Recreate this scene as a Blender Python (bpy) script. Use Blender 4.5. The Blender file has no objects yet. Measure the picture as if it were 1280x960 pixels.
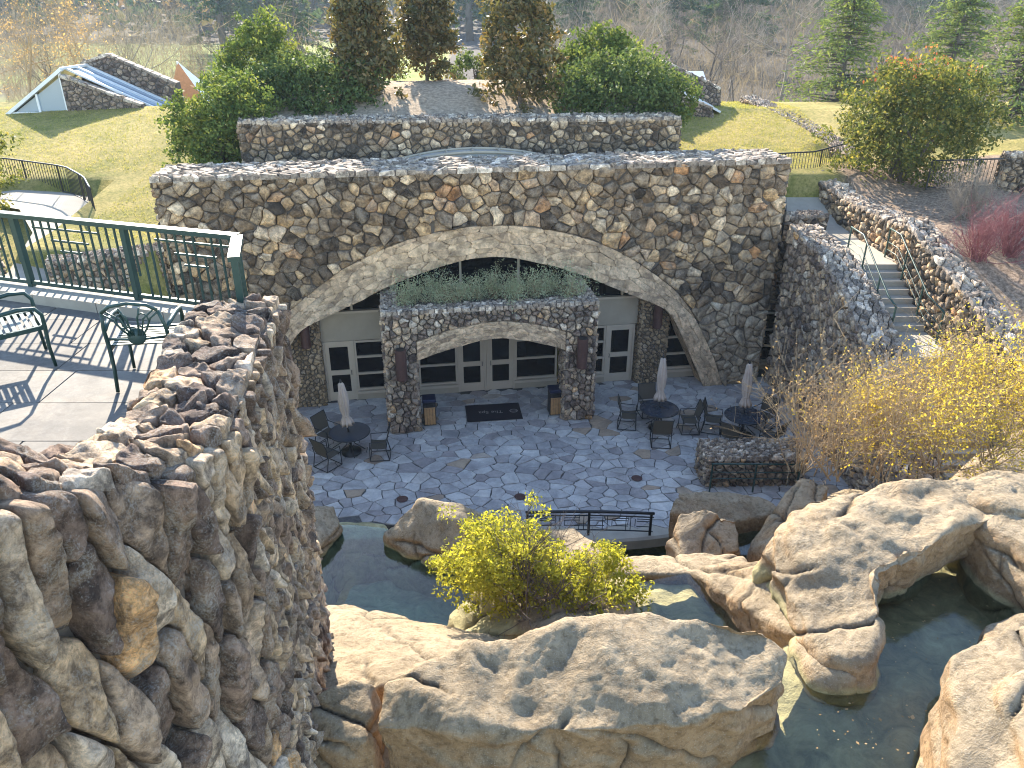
import bpy, bmesh, math, random
import numpy as np
from mathutils import Vector, Matrix
from math import radians as R, sin, cos, tan, atan, atan2, pi, sqrt

# ------------------------------------------------------------------ camera, world, sun, exposure
SC = bpy.context.scene
C = SC.collection
FPX, PITCH, CAMH = 961.0, R(26.0), 12.2
cd = bpy.data.cameras.new('camera'); cam = bpy.data.objects.new('camera', cd); C.objects.link(cam)
cd.sensor_fit = 'HORIZONTAL'; cd.sensor_width = 36.0; cd.lens = 36.0 * FPX / 1280.0
cd.clip_start = 0.05; cd.clip_end = 4000
cam.location = (0, 0, CAMH); cam.rotation_euler = (R(90) - PITCH, 0, 0)
SC.camera = cam
SUN_AZ, SUN_EL = R(-17), R(28)           # azimuth from +Y, clockwise
W = bpy.data.worlds.new('World'); SC.world = W; W.use_nodes = True
nt = W.node_tree; bg = nt.nodes['Background']
sky = nt.nodes.new('ShaderNodeTexSky'); sky.sky_type = 'NISHITA'; sky.sun_disc = False
sky.sun_elevation = SUN_EL; sky.sun_rotation = SUN_AZ; sky.air_density = 1.0; sky.dust_density = 0.3; sky.altitude = 700
nt.links.new(sky.outputs[0], bg.inputs[0]); bg.inputs[1].default_value = 0.15
sd = bpy.data.lights.new('sun', 'SUN'); so = bpy.data.objects.new('sun', sd); C.objects.link(so)
sd.energy = 4.6; sd.angle = R(0.53); sd.color = (1.0, 0.90, 0.75)
sv = Vector((sin(SUN_AZ) * cos(SUN_EL), cos(SUN_AZ) * cos(SUN_EL), sin(SUN_EL)))
so.rotation_euler = (-sv).to_track_quat('-Z', 'Y').to_euler(); so.location = (-20, 60, 60)
vs = SC.view_settings; vs.view_transform = 'Standard'; vs.look = 'None'; vs.gamma = 1.0; vs.use_curve_mapping = False
vs.exposure = 2.05
SC.cycles.max_bounces = 6; SC.cycles.diffuse_bounces = 3; SC.cycles.glossy_bounces = 3
SC.cycles.transparent_max_bounces = 10; SC.cycles.transmission_bounces = 4
SC.cycles.use_adaptive_sampling = True; SC.cycles.use_denoising = True
SC.cycles.caustics_reflective = False; SC.cycles.caustics_refractive = False
SC.cycles.sample_clamp_indirect = 6.0; SC.cycles.filter_width = 1.05

# ------------------------------------------------------------------ helpers
rng = np.random.default_rng(7)

def at(px, py, z=None, D=None):
    """surveyed point: picture position of the 1280 px photograph + a height or a distance -> metres"""
    t = tan(PITCH + atan((py - 480) / FPX))
    if D is None: D = (CAMH - z) / t
    else: z = CAMH - D * t
    dep = D * cos(PITCH) + (CAMH - z) * sin(PITCH)
    return np.array(((px - 640) / FPX * dep, D, z))

_p = np.random.default_rng(3).permutation(256); _p = np.concatenate([_p, _p, _p])
_g = np.random.default_rng(4).normal(size=(256, 3)); _g /= np.linalg.norm(_g, axis=1)[:, None]
def pn(p):
    p = np.asarray(p, float); i = np.floor(p).astype(int); f = p - i; i &= 255
    u = f * f * f * (f * (f * 6 - 15) + 10); r = 0
    for dx in (0, 1):
        wx = u[:, 0] if dx else 1 - u[:, 0]
        for dy in (0, 1):
            wy = u[:, 1] if dy else 1 - u[:, 1]
            for dz in (0, 1):
                wz = u[:, 2] if dz else 1 - u[:, 2]
                h = _p[_p[_p[(i[:, 0] + dx) & 255] + ((i[:, 1] + dy) & 255)] + ((i[:, 2] + dz) & 255)]
                r = r + wx * wy * wz * np.einsum('ij,ij->i', _g[h], f - np.array((dx, dy, dz)))
    return r * 1.5
def fbm(p, o=4, g=0.5):
    a = 1.0; r = 0; p = np.asarray(p, float)
    for k in range(o):
        r = r + a * pn(p * 2.03 ** k + 17.3 * k); a *= g
    return r

def thing(name, label, cat, loc=(0, 0, 0), rz=0, group=None):
    o = bpy.data.objects.new(name, None); C.objects.link(o); o.empty_display_size = 0.3
    o.location = [float(v) for v in loc]; o.rotation_euler = (0, 0, rz); o['label'] = label; o['category'] = cat
    if group: o['group'] = group
    return o
def tag(o, label, cat, group=None, kind=None):
    o['label'] = label; o['category'] = cat
    if group: o['group'] = group
    if kind: o['kind'] = kind
    return o
def mk(name, V, F, mat, parent=None, smooth=False, tone=None, world=True):
    """one mesh object; V in world coordinates (or local when world=False), taken relative to the parent's base"""
    V = np.asarray(V, float)
    if parent is not None and world: V = V - np.array(parent.location)
    m = bpy.data.meshes.new(name)
    if isinstance(F, np.ndarray):
        n, k = F.shape
        m.vertices.add(len(V)); m.vertices.foreach_set('co', V.astype(np.float32).ravel())
        m.loops.add(n * k); m.loops.foreach_set('vertex_index', F.astype(np.int32).ravel())
        m.polygons.add(n); m.polygons.foreach_set('loop_start', np.arange(0, n * k, k, dtype=np.int32))
        m.update(calc_edges=True)
    else:
        m.from_pydata(V.tolist(), [], F)
    if smooth: m.polygons.foreach_set('use_smooth', np.ones(len(m.polygons), bool))
    if tone is not None:
        a = m.attributes.new('tone', 'FLOAT_COLOR', 'POINT')
        t = np.asarray(tone, float)
        if t.ndim == 1: t = np.tile(t, (len(V), 1))
        if t.shape[1] == 3: t = np.concatenate([t, np.ones((len(t), 1))], 1)
        a.data.foreach_set('color', t.astype(np.float32).ravel())
    m.materials.append(mat)
    o = bpy.data.objects.new(name, m); C.objects.link(o)
    if parent is not None: o.parent = parent
    return o
def struct(o): o['kind'] = 'structure'; return o
def stuff(o): o['kind'] = 'stuff'; return o
def dup(root, loc, rz, label=None, scale=None):
    r = root.copy(); C.objects.link(r); r.location = [float(v) for v in loc]; r.rotation_euler = (0, 0, rz)
    if label: r['label'] = label
    if scale: r.scale = scale if hasattr(scale, '__len__') else (scale,) * 3
    for ch in list(root.children):
        c = ch.copy(); C.objects.link(c); c.parent = r
        for g in ch.children:
            d = g.copy(); C.objects.link(d); d.parent = c
    return r

class MB:
    """collects boxes, tubes and sheets for one mesh"""
    def __init__(s): s.V = []; s.F = []
    def add(s, V, F):
        b = len(s.V); s.V += [tuple(map(float, v)) for v in V]; s.F += [tuple(i + b for i in f) for f in F]; return s
    def box(s, a, b, M=None, bev=0.0):
        x0, y0, z0 = a; x1, y1, z1 = b
        if bev:
            e = bev; V = []; 
            for (x, sx) in ((x0, 1), (x1, -1)):
                for (y, sy) in ((y0, 1), (y1, -1)):
                    for (z, sz) in ((z0, 1), (z1, -1)):
                        V += [(x + sx * e, y + sy * e, z), (x + sx * e, y, z + sz * e), (x, y + sy * e, z + sz * e)]
            bm = bmesh.new()
            for v in V: bm.verts.new(v)
            bmesh.ops.convex_hull(bm, input=bm.verts); bm.verts.index_update()
            V = [v.co[:] for v in bm.verts]; F = [[v.index for v in f.verts] for f in bm.faces]; bm.free()
        else:
            V = [(x, y, z) for x in (x0, x1) for y in (y0, y1) for z in (z0, z1)]
            F = [(0, 1, 3, 2), (4, 6, 7, 5), (0, 4, 5, 1), (2, 3, 7, 6), (0, 2, 6, 4), (1, 5, 7, 3)]
        if M is not None: V = [M @ Vector(v) for v in V]
        return s.add(V, F)
    def bar(s, p, q, w, h=None, up=(0, 0, 1)):
        p = Vector(p); q = Vector(q); d = (q - p); L = d.length; d.normalize(); h = h or w
        u = Vector(up); x = d.cross(u)
        if x.length < 1e-4: x = d.cross(Vector((0, 1, 0)))
        x.normalize(); y = x.cross(d)
        V = [p + d * a + x * (b * w / 2) + y * (c * h / 2) for a in (0, L) for b in (-1, 1) for c in (-1, 1)]
        return s.add(V, [(0, 1, 3, 2), (4, 6, 7, 5), (0, 4, 5, 1), (2, 3, 7, 6), (0, 2, 6, 4), (1, 5, 7, 3)])
    def tube(s, pts, r, k=8, closed=False):
        P = [Vector(p) for p in pts]; n = len(P); rr = r if hasattr(r, '__len__') else [r] * n
        V = []; prev = None
        for i in range(n):
            if closed: d = P[(i + 1) % n] - P[i - 1]
            else: d = P[min(i + 1, n - 1)] - P[max(i - 1, 0)]
            d.normalize()
            if prev is None:
                a = Vector((0, 0, 1)) if abs(d.z) < .9 else Vector((1, 0, 0))
                x = d.cross(a).normalized()
            else:
                x = (prev - d * prev.dot(d)).normalized()
            prev = x; y = d.cross(x)
            V += [P[i] + (x * cos(2 * pi * j / k) + y * sin(2 * pi * j / k)) * rr[i] for j in range(k)]
        F = []
        for i in range(n if closed else n - 1):
            a = i * k; b = ((i + 1) % n) * k
            F += [(a + j, a + (j + 1) % k, b + (j + 1) % k, b + j) for j in range(k)]
        if not closed: F += [tuple(range(k))[::-1], tuple(range((n - 1) * k, n * k))]
        return s.add(V, F)
    def lathe(s, prof, k=20, c=(0, 0, 0), fr=None):
        V = []; 
        for (r, z) in prof:
            for j in range(k):
                a = 2 * pi * j / k; q = r * (fr(j, z) if fr else 1)
                V.append((c[0] + q * cos(a), c[1] + q * sin(a), c[2] + z))
        F = [(i * k + j, i * k + (j + 1) % k, (i + 1) * k + (j + 1) % k, (i + 1) * k + j) for i in range(len(prof) - 1) for j in range(k)]
        F += [tuple(range(k))[::-1], tuple(range((len(prof) - 1) * k, len(prof) * k))]
        return s.add(V, F)
    def sheet(s, G):
        n, m = len(G), len(G[0])
        return s.add([p for r in G for p in r], [(i * m + j, (i + 1) * m + j, (i + 1) * m + j + 1, i * m + j + 1) for i in range(n - 1) for j in range(m - 1)])
    def build(s, name, mat, parent=None, smooth=False, world=True, tone=None):
        return mk(name, s.V, s.F, mat, parent, smooth, tone, world)

# ------------------------------------------------------------------ materials
def new_mat(name):
    m = bpy.data.materials.new(name); m.use_nodes = True; t = m.node_tree
    return m, t, t.nodes['Principled BSDF']
def nd(t, ty, **kw):
    n = t.nodes.new(ty)
    for k, v in kw.items():
        if k in n.inputs: n.inputs[k].default_value = v
        else: setattr(n, k, v)
    return n
def ramp(t, fac, stops, interp='LINEAR'):
    r = nd(t, 'ShaderNodeValToRGB'); e = r.color_ramp.elements; r.color_ramp.interpolation = interp
    while len(e) < len(stops): e.new(0.5)
    for x, (p, c) in zip(e, stops): x.position = p; x.color = (*c, 1) if len(c) == 3 else c
    t.links.new(fac, r.inputs[0]); return r.outputs[0]
def mix(t, fac, a, b, mode='MIX'):
    n = nd(t, 'ShaderNodeMix', data_type='RGBA', blend_type=mode)
    for s, v in ((0, fac), (6, a), (7, b)):
        if isinstance(v, (int, float)): n.inputs[s].default_value = v
        elif isinstance(v, tuple): n.inputs[s].default_value = (*v, 1) if len(v) == 3 else v
        else: t.links.new(v, n.inputs[s])
    return n.outputs[2]
def math_(t, op, a, b=0.0):
    n = nd(t, 'ShaderNodeMath', operation=op)
    for i, v in enumerate((a, b)):
        if isinstance(v, (int, float)): n.inputs[i].default_value = v
        else: t.links.new(v, n.inputs[i])
    return n.outputs[0]
def noise(t, vec, scale, detail=6, rough=0.6, dist=0.0):
    n = nd(t, 'ShaderNodeTexNoise', Scale=scale, Detail=detail, Roughness=rough, Distortion=dist)
    t.links.new(vec, n.inputs['Vector']); return n.outputs[0]
def geo(t): return nd(t, 'ShaderNodeNewGeometry')
def bump(t, b, h, strength, dist):
    n = nd(t, 'ShaderNodeBump', Strength=strength, Distance=dist); t.links.new(h, n.inputs['Height'])
    t.links.new(n.outputs[0], b.inputs['Normal'])

def stone_mat(name, stops, stain=0.5, sc=1.0, lichen=0.25, bmp=0.5, bdist=0.03, rough=0.85, warm=.5, con=1.0):
    m, t, b = new_mat(name); g = geo(t); pos = g.outputs['Position']
    a = nd(t, 'ShaderNodeAttribute', attribute_name='tone'); sep = nd(t, 'ShaderNodeSeparateColor'); t.links.new(a.outputs['Color'], sep.inputs[0])
    # each stone its own patch of the texture space
    off = nd(t, 'ShaderNodeVectorMath', operation='SCALE'); t.links.new(a.outputs['Color'], off.inputs[0]); off.inputs['Scale'].default_value = 40
    ad = nd(t, 'ShaderNodeVectorMath', operation='ADD'); t.links.new(pos, ad.inputs[0]); t.links.new(off.outputs[0], ad.inputs[1]); v = ad.outputs[0]
    base = ramp(t, sep.outputs[0], stops, 'LINEAR')
    n1 = noise(t, v, 2.8 * sc, 9, 0.72, .45); n2 = noise(t, v, 8 * sc, 9, 0.78, .3); n3 = noise(t, pos, 0.8, 7, 0.7, .8); n4 = noise(t, v, 34 * sc, 5, 0.75); n5 = noise(t, v, 1.7 * sc, 5, .6, 1.0)
    mul = lambda k: mix(t, 1.0, base, k, 'MULTIPLY')
    c = mix(t, ramp(t, n1, [(0.40, (0, 0, 0)), (0.60, (1, 1, 1))]), mul((1 - .58 * con, 1 - .61 * con, 1 - .63 * con)), mul((1 + .65 * con, 1 + .55 * con, 1 + .4 * con)))
    c = mix(t, math_(t, 'MULTIPLY', ramp(t, n5, [(0.5, (0, 0, 0)), (0.66, (1, 1, 1))]), warm), c, (.40, .27, .14))
    c = mix(t, math_(t, 'MULTIPLY', ramp(t, n2, [(0.38, (1, 1, 1)), (0.54, (0, 0, 0))]), 0.8 * con), c, mix(t, 1.0, c, (0.30, 0.27, 0.26), 'MULTIPLY'))
    st = math_(t, 'MULTIPLY', ramp(t, math_(t, 'ADD', math_(t, 'MULTIPLY', n3, .7), math_(t, 'MULTIPLY', n2, .3)), [(0.47, (0, 0, 0)), (0.56, (1, 1, 1))]), stain)
    c = mix(t, st, c, mix(t, 1.0, c, (0.36, 0.34, 0.35), 'MULTIPLY'))
    li = math_(t, 'MULTIPLY', ramp(t, math_(t, 'ADD', math_(t, 'MULTIPLY', n4, .6), math_(t, 'MULTIPLY', n5, .4)), [(0.5, (0, 0, 0)), (0.62, (1, 1, 1))]), lichen)
    c = mix(t, li, c, (0.52, 0.51, 0.48))
    t.links.new(c, b.inputs['Base Color']); b.inputs['Roughness'].default_value = rough
    b.inputs['Specular IOR Level'].default_value = 0.3
    h = math_(t, 'ADD', n1, math_(t, 'MULTIPLY', n2, 0.7)); h = math_(t, 'ADD', h, math_(t, 'MULTIPLY', n4, 0.28))
    n6 = noise(t, v, 90 * sc, 3, .7); h = math_(t, 'ADD', h, math_(t, 'MULTIPLY', n6, .1))
    bump(t, b, h, bmp, bdist); return m
def plain(name, col, rough=0.6, metal=0.0, var=0.15, sc=8.0, bmp=0.1, spec=0.4, bd=0.01):
    m, t, b = new_mat(name); tc = nd(t, 'ShaderNodeTexCoord'); v = tc.outputs['Object']
    n1 = noise(t, v, sc, 6, 0.65); n2 = noise(t, v, sc * 6, 4, 0.6)
    k = ramp(t, n1, [(0.3, tuple(x * (1 - var) for x in col)), (0.7, tuple(min(1, x * (1 + var)) for x in col))])
    t.links.new(k, b.inputs['Base Color']); b.inputs['Roughness'].default_value = rough; b.inputs['Metallic'].default_value = metal
    b.inputs['Specular IOR Level'].default_value = spec
    if bmp: bump(t, b, math_(t, 'ADD', n1, n2), bmp, bd)
    return m
def leaf_mat(name, stops, trans=0.35, rough=0.7, spec=0.1):
    m, t, b = new_mat(name)
    a = nd(t, 'ShaderNodeAttribute', attribute_name='tone'); sep = nd(t, 'ShaderNodeSeparateColor'); t.links.new(a.outputs['Color'], sep.inputs[0])
    c = ramp(t, sep.outputs[0], stops); t.links.new(c, b.inputs['Base Color'])
    b.inputs['Roughness'].default_value = rough; b.inputs['Specular IOR Level'].default_value = spec
    tr = nd(t, 'ShaderNodeBsdfTranslucent'); t.links.new(mix(t, 1.0, c, (1.5, 1.4, 0.8), 'MULTIPLY'), tr.inputs[0])
    mx = nd(t, 'ShaderNodeMixShader'); mx.inputs[0].default_value = trans
    t.links.new(b.outputs[0], mx.inputs[1]); t.links.new(tr.outputs[0], mx.inputs[2])
    t.links.new(mx.outputs[0], t.nodes['Material Output'].inputs[0]); return m

M = {}
M['stone'] = stone_mat('field_stone', [(0.0, (0.068, 0.053, 0.040)), (.2, (0.147, 0.106, 0.071)), (.42, (0.289, 0.204, 0.124)), (.6, (0.370, 0.292, 0.207)), (.76, (0.606, 0.418, 0.229)), (.9, (0.780, 0.635, 0.458)), (1, (0.491, 0.249, 0.103))], 0.5, 1.3, 0.35, 0.9, 0.06)
M['rough'] = stone_mat('weathered_wall_stone', [(0.0, (0.153, 0.114, 0.098)), (.25, (0.272, 0.200, 0.158)), (.5, (0.452, 0.347, 0.258)), (.72, (0.651, 0.491, 0.322)), (.88, (0.724, 0.644, 0.549)), (1, (0.759, 0.456, 0.204))], 0.4, 1.5, 0.5, 1.0, 0.07, .85, .55)
M['cap'] = stone_mat('capping_slate', [(0.0, (0.175, 0.146, 0.124)), (.4, (0.317, 0.262, 0.214)), (.7, (0.491, 0.421, 0.340)), (1, (0.730, 0.650, 0.554))], 0.3, 1.6, 0.4, 0.8, 0.03)
M['pale'] = stone_mat('pale_arch_stone', [(0.0, (0.594, 0.438, 0.292)), (.5, (0.665, 0.502, 0.341)), (1, (0.712, 0.550, 0.381))], 0.35, 0.9, 0.03, 1.0, 0.07, .85, .35, .75)
M['pale_stone'] = stone_mat('pale_footing_stone', [(0.0, (0.294, 0.230, 0.162)), (.4, (0.441, 0.360, 0.261)), (.75, (0.578, 0.500, 0.378)), (1, (0.420, 0.340, 0.243))], 0.3, 1.0, 0.25, 0.9, 0.06, .85, .3, .8)
M['mortar'] = plain('mortar', (.11, .092, .075), .95, 0, .3, 6, .6, .2, .02)
M['mortar_pale'] = plain('pale_mortar', (.25, .2, .15), .95, 0, .3, 4, .6, .2, .03)
M['flag'] = stone_mat('flagstone', [(0.0, (0.281, 0.249, 0.239)), (.35, (0.368, 0.350, 0.339)), (.72, (0.454, 0.435, 0.413)), (.90, (0.519, 0.498, 0.466)), (.94, (0.368, 0.276, 0.191)), (1, (0.314, 0.233, 0.170))], 0.3, 0.6, 0.12, 0.3, 0.012, .75, .1, .3)
M['terrace_flag'] = stone_mat('terrace_slab_stone', [(0.0, (0.126, 0.116, 0.102)), (.5, (0.149, 0.139, 0.124)), (1, (0.167, 0.157, 0.136))], 0.25, 0.5, 0.08, 0.4, 0.012, .75, .1, .35)
M['joint'] = plain('paving_joint', (.085, .08, .075), .95, 0, .4, 9, .5, .2)
M['concrete'] = plain('concrete', (.34, .30, .24), .85, 0, .12, 2.5, .2, .3)
M['panel'] = plain('spandrel_panel', (.36, .30, .22), .8, 0, .1, 1.6, .12, .3)
M['cream'] = plain('cream_paint', (.47, .385, .285), .5, 0, .05, 3, .03, .4)
M['white'] = plain('white_paint', (.72, .71, .68), .45, 0, .05, 3, .03, .4)
M['green'] = plain('green_metal', (.014, .045, .038), .45, .1, .15, 12, .05, .5)
M['black'] = plain('black_metal', (.016, .017, .02), .42, .3, .2, 12, .05, .5)
M['sling'] = plain('brown_sling_fabric', (.075, .062, .045), .8, 0, .15, 90, .3, .3)
M['tabletop'] = plain('dark_glass_tabletop', (.035, .042, .055), .12, 0, .1, 6, 0, .6)
M['canvas'] = plain('cream_canvas', (.43, .345, .28), .9, 0, .12, 5, .25, .2, .02)
M['wood'] = plain('oak_slat', (.36, .20, .085), .6, 0, .25, 12, .2, .35)
M['navy'] = plain('navy_lid', (.012, .018, .05), .35, .2, .1, 6, .05, .5)
M['rust'] = plain('rusty_sconce', (.085, .042, .034), .65, .3, .25, 9, .2, .4)
M['mat'] = plain('door_mat_pile', (.022, .018, .022), .98, 0, .25, 60, .5, .1)
M['print'] = plain('mat_print', (.28, .25, .24), .95, 0, .1, 60, .3, .1)
M['soil'] = plain('soil', (.07, .052, .038), .97, 0, .4, 8, .8, .1, .05)
M['bark'] = plain('bark', (.12, .10, .085), .92, 0, .3, 14, .7, .2, .02)
M['pale_bark'] = plain('pale_twig_bark', (.30, .25, .19), .85, 0, .25, 14, .3, .2)
M['red_bark'] = plain('red_twig_bark', (.24, .085, .085), .7, 0, .25, 14, .2, .3)
M['tan_bark'] = plain('tan_twig_bark', (.33, .24, .14), .8, 0, .25, 14, .3, .2)

def glass_mat():
    m, t, b = new_mat('dark_window_glass'); b.inputs['Base Color'].default_value = (.002, .0025, .004, 1)
    b.inputs['Roughness'].default_value = .06; b.inputs['Specular IOR Level'].default_value = .22
    tc = nd(t, 'ShaderNodeTexCoord'); bump(t, b, noise(t, tc.outputs['Object'], .8, 2, .5), .05, .02); return m
M['glass'] = glass_mat()
def skyglass():
    m, t, b = new_mat('skylight_glass'); b.inputs['Base Color'].default_value = (.30, .36, .40, 1); b.inputs['Roughness'].default_value = .12
    b.inputs['Specular IOR Level'].default_value = .8; return m
M['skyglass'] = skyglass(); M['beigeglass'] = plain('dusty_roof_glazing', (.33, .31, .27), .35, 0, .15, 4, .05, .5)
def rock_mat():
    m, t, b = new_mat('boulder_rock'); g = geo(t); pos = g.outputs['Position']
    n0 = noise(t, pos, .7, 6, .6, .8); n1 = noise(t, pos, 2.6, 9, .66, .7); n2 = noise(t, pos, 11, 7, .7); n3 = noise(t, pos, 55, 4, .7)
    sep = nd(t, 'ShaderNodeSeparateXYZ'); t.links.new(g.outputs['Normal'], sep.inputs[0])
    tan_ = ramp(t, n1, [(.25, (0.180, 0.107, 0.050)), (.5, (0.314, 0.199, 0.100)), (.75, (0.404, 0.271, 0.150))])
    grey = ramp(t, n1, [(.25, (0.173, 0.133, 0.086)), (.5, (0.294, 0.230, 0.148)), (.75, (0.407, 0.323, 0.214))])
    up = math_(t, 'ADD', sep.outputs[2], math_(t, 'MULTIPLY', math_(t, 'SUBTRACT', n0, .5), 2.2))
    c = mix(t, ramp(t, up, [(.15, (0, 0, 0)), (.75, (1, 1, 1))]), tan_, grey)      # lichen weathers the upper faces grey
    c = mix(t, math_(t, 'MULTIPLY', ramp(t, n2, [(.34, (1, 1, 1)), (.52, (0, 0, 0))]), .7), c, mix(t, 1.0, c, (.42, .38, .34), 'MULTIPLY'))
    c = mix(t, math_(t, 'MULTIPLY', ramp(t, n0, [(.5, (0, 0, 0)), (.62, (1, 1, 1))]), .35), c, mix(t, 1.0, c, (.6, .6, .62), 'MULTIPLY'))
    c = mix(t, math_(t, 'MULTIPLY', ramp(t, n3, [(.56, (0, 0, 0)), (.7, (1, 1, 1))]), .35), c, (.55, .53, .48))
    a = nd(t, 'ShaderNodeAttribute', attribute_name='tone'); sp = nd(t, 'ShaderNodeSeparateColor'); t.links.new(a.outputs['Color'], sp.inputs[0])
    c = mix(t, sp.outputs[1], c, ramp(t, n1, [(.3, (.15, .14, .075)), (.55, (.34, .30, .155)), (.75, (.50, .44, .25))]))     # algae film on the submerged bed
    c = mix(t, math_(t, 'MULTIPLY', sp.outputs[0], .8), c, (.035, .028, .022))         # darker colour along the cracks
    t.links.new(c, b.inputs['Base Color']); b.inputs['Roughness'].default_value = .9; b.inputs['Specular IOR Level'].default_value = .25
    h = math_(t, 'ADD', math_(t, 'MULTIPLY', n1, 1.0), math_(t, 'MULTIPLY', n2, .6)); h = math_(t, 'ADD', h, math_(t, 'MULTIPLY', n3, .22))
    bump(t, b, h, 1.0, .065); return m
M['rock'] = rock_mat()
def water_mat(name='clear_water', tint=(.36, .58, .58), refl=1.8, rip=.10):
    m, t, b = new_mat(name); t.nodes.remove(b)
    tr = nd(t, 'ShaderNodeBsdfTransparent'); tr.inputs[0].default_value = (*tint, 1)
    gl = nd(t, 'ShaderNodeBsdfGlossy'); gl.inputs['Roughness'].default_value = .02
    fr = nd(t, 'ShaderNodeFresnel', IOR=1.33); g = geo(t)
    n1 = noise(t, g.outputs['Position'], 3.2, 4, .6, .6); n2 = noise(t, g.outputs['Position'], 13, 3, .6, .4)
    bp = nd(t, 'ShaderNodeBump', Strength=rip, Distance=.03); t.links.new(math_(t, 'ADD', n1, math_(t, 'MULTIPLY', n2, .3)), bp.inputs['Height'])
    t.links.new(bp.outputs[0], gl.inputs['Normal']); t.links.new(bp.outputs[0], fr.inputs['Normal'])
    mx = nd(t, 'ShaderNodeMixShader'); t.links.new(math_(t, 'MULTIPLY', fr.outputs[0], refl), mx.inputs[0])
    t.links.new(tr.outputs[0], mx.inputs[1]); t.links.new(gl.outputs[0], mx.inputs[2])
    t.links.new(mx.outputs[0], t.nodes['Material Output'].inputs[0]); return m
M['water'] = water_mat('deep_blue_water', (.60, .84, .86), 1.5, .2); M['shallow'] = water_mat('shallow_clear_water', (.92, .93, .84), 1.4, .3); M['stream'] = water_mat('stream_clear_water', (.92, .95, .88), 1.3, .18)
def ground_mat():
    m, t, b = new_mat('ground_cover'); g = geo(t); pos = g.outputs['Position']
    a = nd(t, 'ShaderNodeAttribute', attribute_name='tone'); sep = nd(t, 'ShaderNodeSeparateColor'); t.links.new(a.outputs['Color'], sep.inputs[0])
    n0 = noise(t, pos, .3, 5, .65); n1 = noise(t, pos, 1.3, 7, .75, .8); n2 = noise(t, pos, 9, 6, .75); n3 = noise(t, pos, 40, 3, .7)
    gr = mix(t, ramp(t, math_(t, 'ADD', math_(t, 'MULTIPLY', n0, .6), math_(t, 'MULTIPLY', n1, .5)), [(.42, (0, 0, 0)), (.66, (1, 1, 1))]), (.19, .19, .05), (.44, .34, .145))
    gr = mix(t, ramp(t, n2, [(.35, (0, 0, 0)), (.7, (1, 1, 1))]), mix(t, 1.0, gr, (.55, .6, .5), 'MULTIPLY'), mix(t, 1.0, gr, (1.25, 1.2, 1.1), 'MULTIPLY'))
    mu = ramp(t, n2, [(.3, (0.085, 0.060, 0.043)), (.5, (0.272, 0.196, 0.136)), (.72, (0.510, 0.383, 0.272))])
    c = mix(t, sep.outputs[0], mu, gr)
    c = mix(t, sep.outputs[1], c, ramp(t, n0, [(.35, (.17, .22, .045)), (.65, (.26, .28, .07))]))
    c = mix(t, sep.outputs[2], c, ramp(t, n1, [(.3, (.05, .045, .04)), (.7, (.13, .11, .09))]))       # leaf litter under the woods
    t.links.new(c, b.inputs['Base Color']); b.inputs['Roughness'].default_value = .95; b.inputs['Specular IOR Level'].default_value = .1
    bump(t, b, math_(t, 'ADD', n2, math_(t, 'MULTIPLY', n3, .6)), .8, .06); return m
M['ground'] = ground_mat()
M['mulch'] = plain('pale_leaf_mulch', (.44, .34, .24), .95, 0, .45, 7, 1.0, .1, .06)

GR = lambda a, b, c: [(0, a), (.5, b), (1, c)]
M['l_juniper'] = leaf_mat('juniper_leaf', GR((0.046, 0.078, 0.026), (0.111, 0.156, 0.042), (0.247, 0.260, 0.065)), .35)
M['l_laurel'] = leaf_mat('laurel_leaf', GR((.035, .06, .022), (.085, .125, .045), (.17, .20, .075)), .35, .65, .1)
M['l_magnolia'] = leaf_mat('bronze_magnolia_leaf', GR((.05, .065, .025), (.12, .105, .045), (.27, .17, .07)), .3, .5, .3)
M['l_holly'] = leaf_mat('holly_leaf', GR((0.044, 0.062, 0.020), (0.106, 0.125, 0.037), (0.300, 0.250, 0.062)), .4, .65, .1)
M['l_hemlock'] = leaf_mat('hemlock_needle', GR((0.062, 0.094, 0.039), (0.133, 0.180, 0.062), (0.250, 0.281, 0.094)), .3)
M['l_willow'] = leaf_mat('yellow_green_leaf', GR((.16, .18, .03), (.32, .32, .05), (.50, .45, .08)), .5)
M['l_yellow'] = leaf_mat('yellow_autumn_leaf', GR((.30, .25, .05), (.50, .40, .07), (.64, .52, .13)), .5)
M['l_tan'] = leaf_mat('dry_tan_leaf', GR((.26, .16, .08), (.40, .27, .14), (.52, .40, .24)), .4)
M['l_red'] = leaf_mat('red_autumn_leaf', GR((.25, .06, .03), (.40, .12, .06), (.5, .25, .1)), .4)
M['l_lavender'] = leaf_mat('grey_green_lavender_leaf', GR((.20, .24, .15), (.32, .36, .23), (.46, .47, .33)), .3)
M['l_forest'] = leaf_mat('forest_leaf', GR((.06, .075, .04), (.14, .12, .07), (.25, .17, .10)), .3)
M['l_grass'] = leaf_mat('lawn_grass_blade', GR((.16, .19, .04), (.30, .29, .075), (.48, .38, .16)), .4)
M['l_twig'] = leaf_mat('grey_twig', GR((.11, .09, .08), (.18, .15, .13), (.28, .235, .20)), .3)
M['l_pine'] = leaf_mat('pine_needle', GR((.025, .05, .03), (.05, .085, .04), (.09, .13, .06)), .3)

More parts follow.
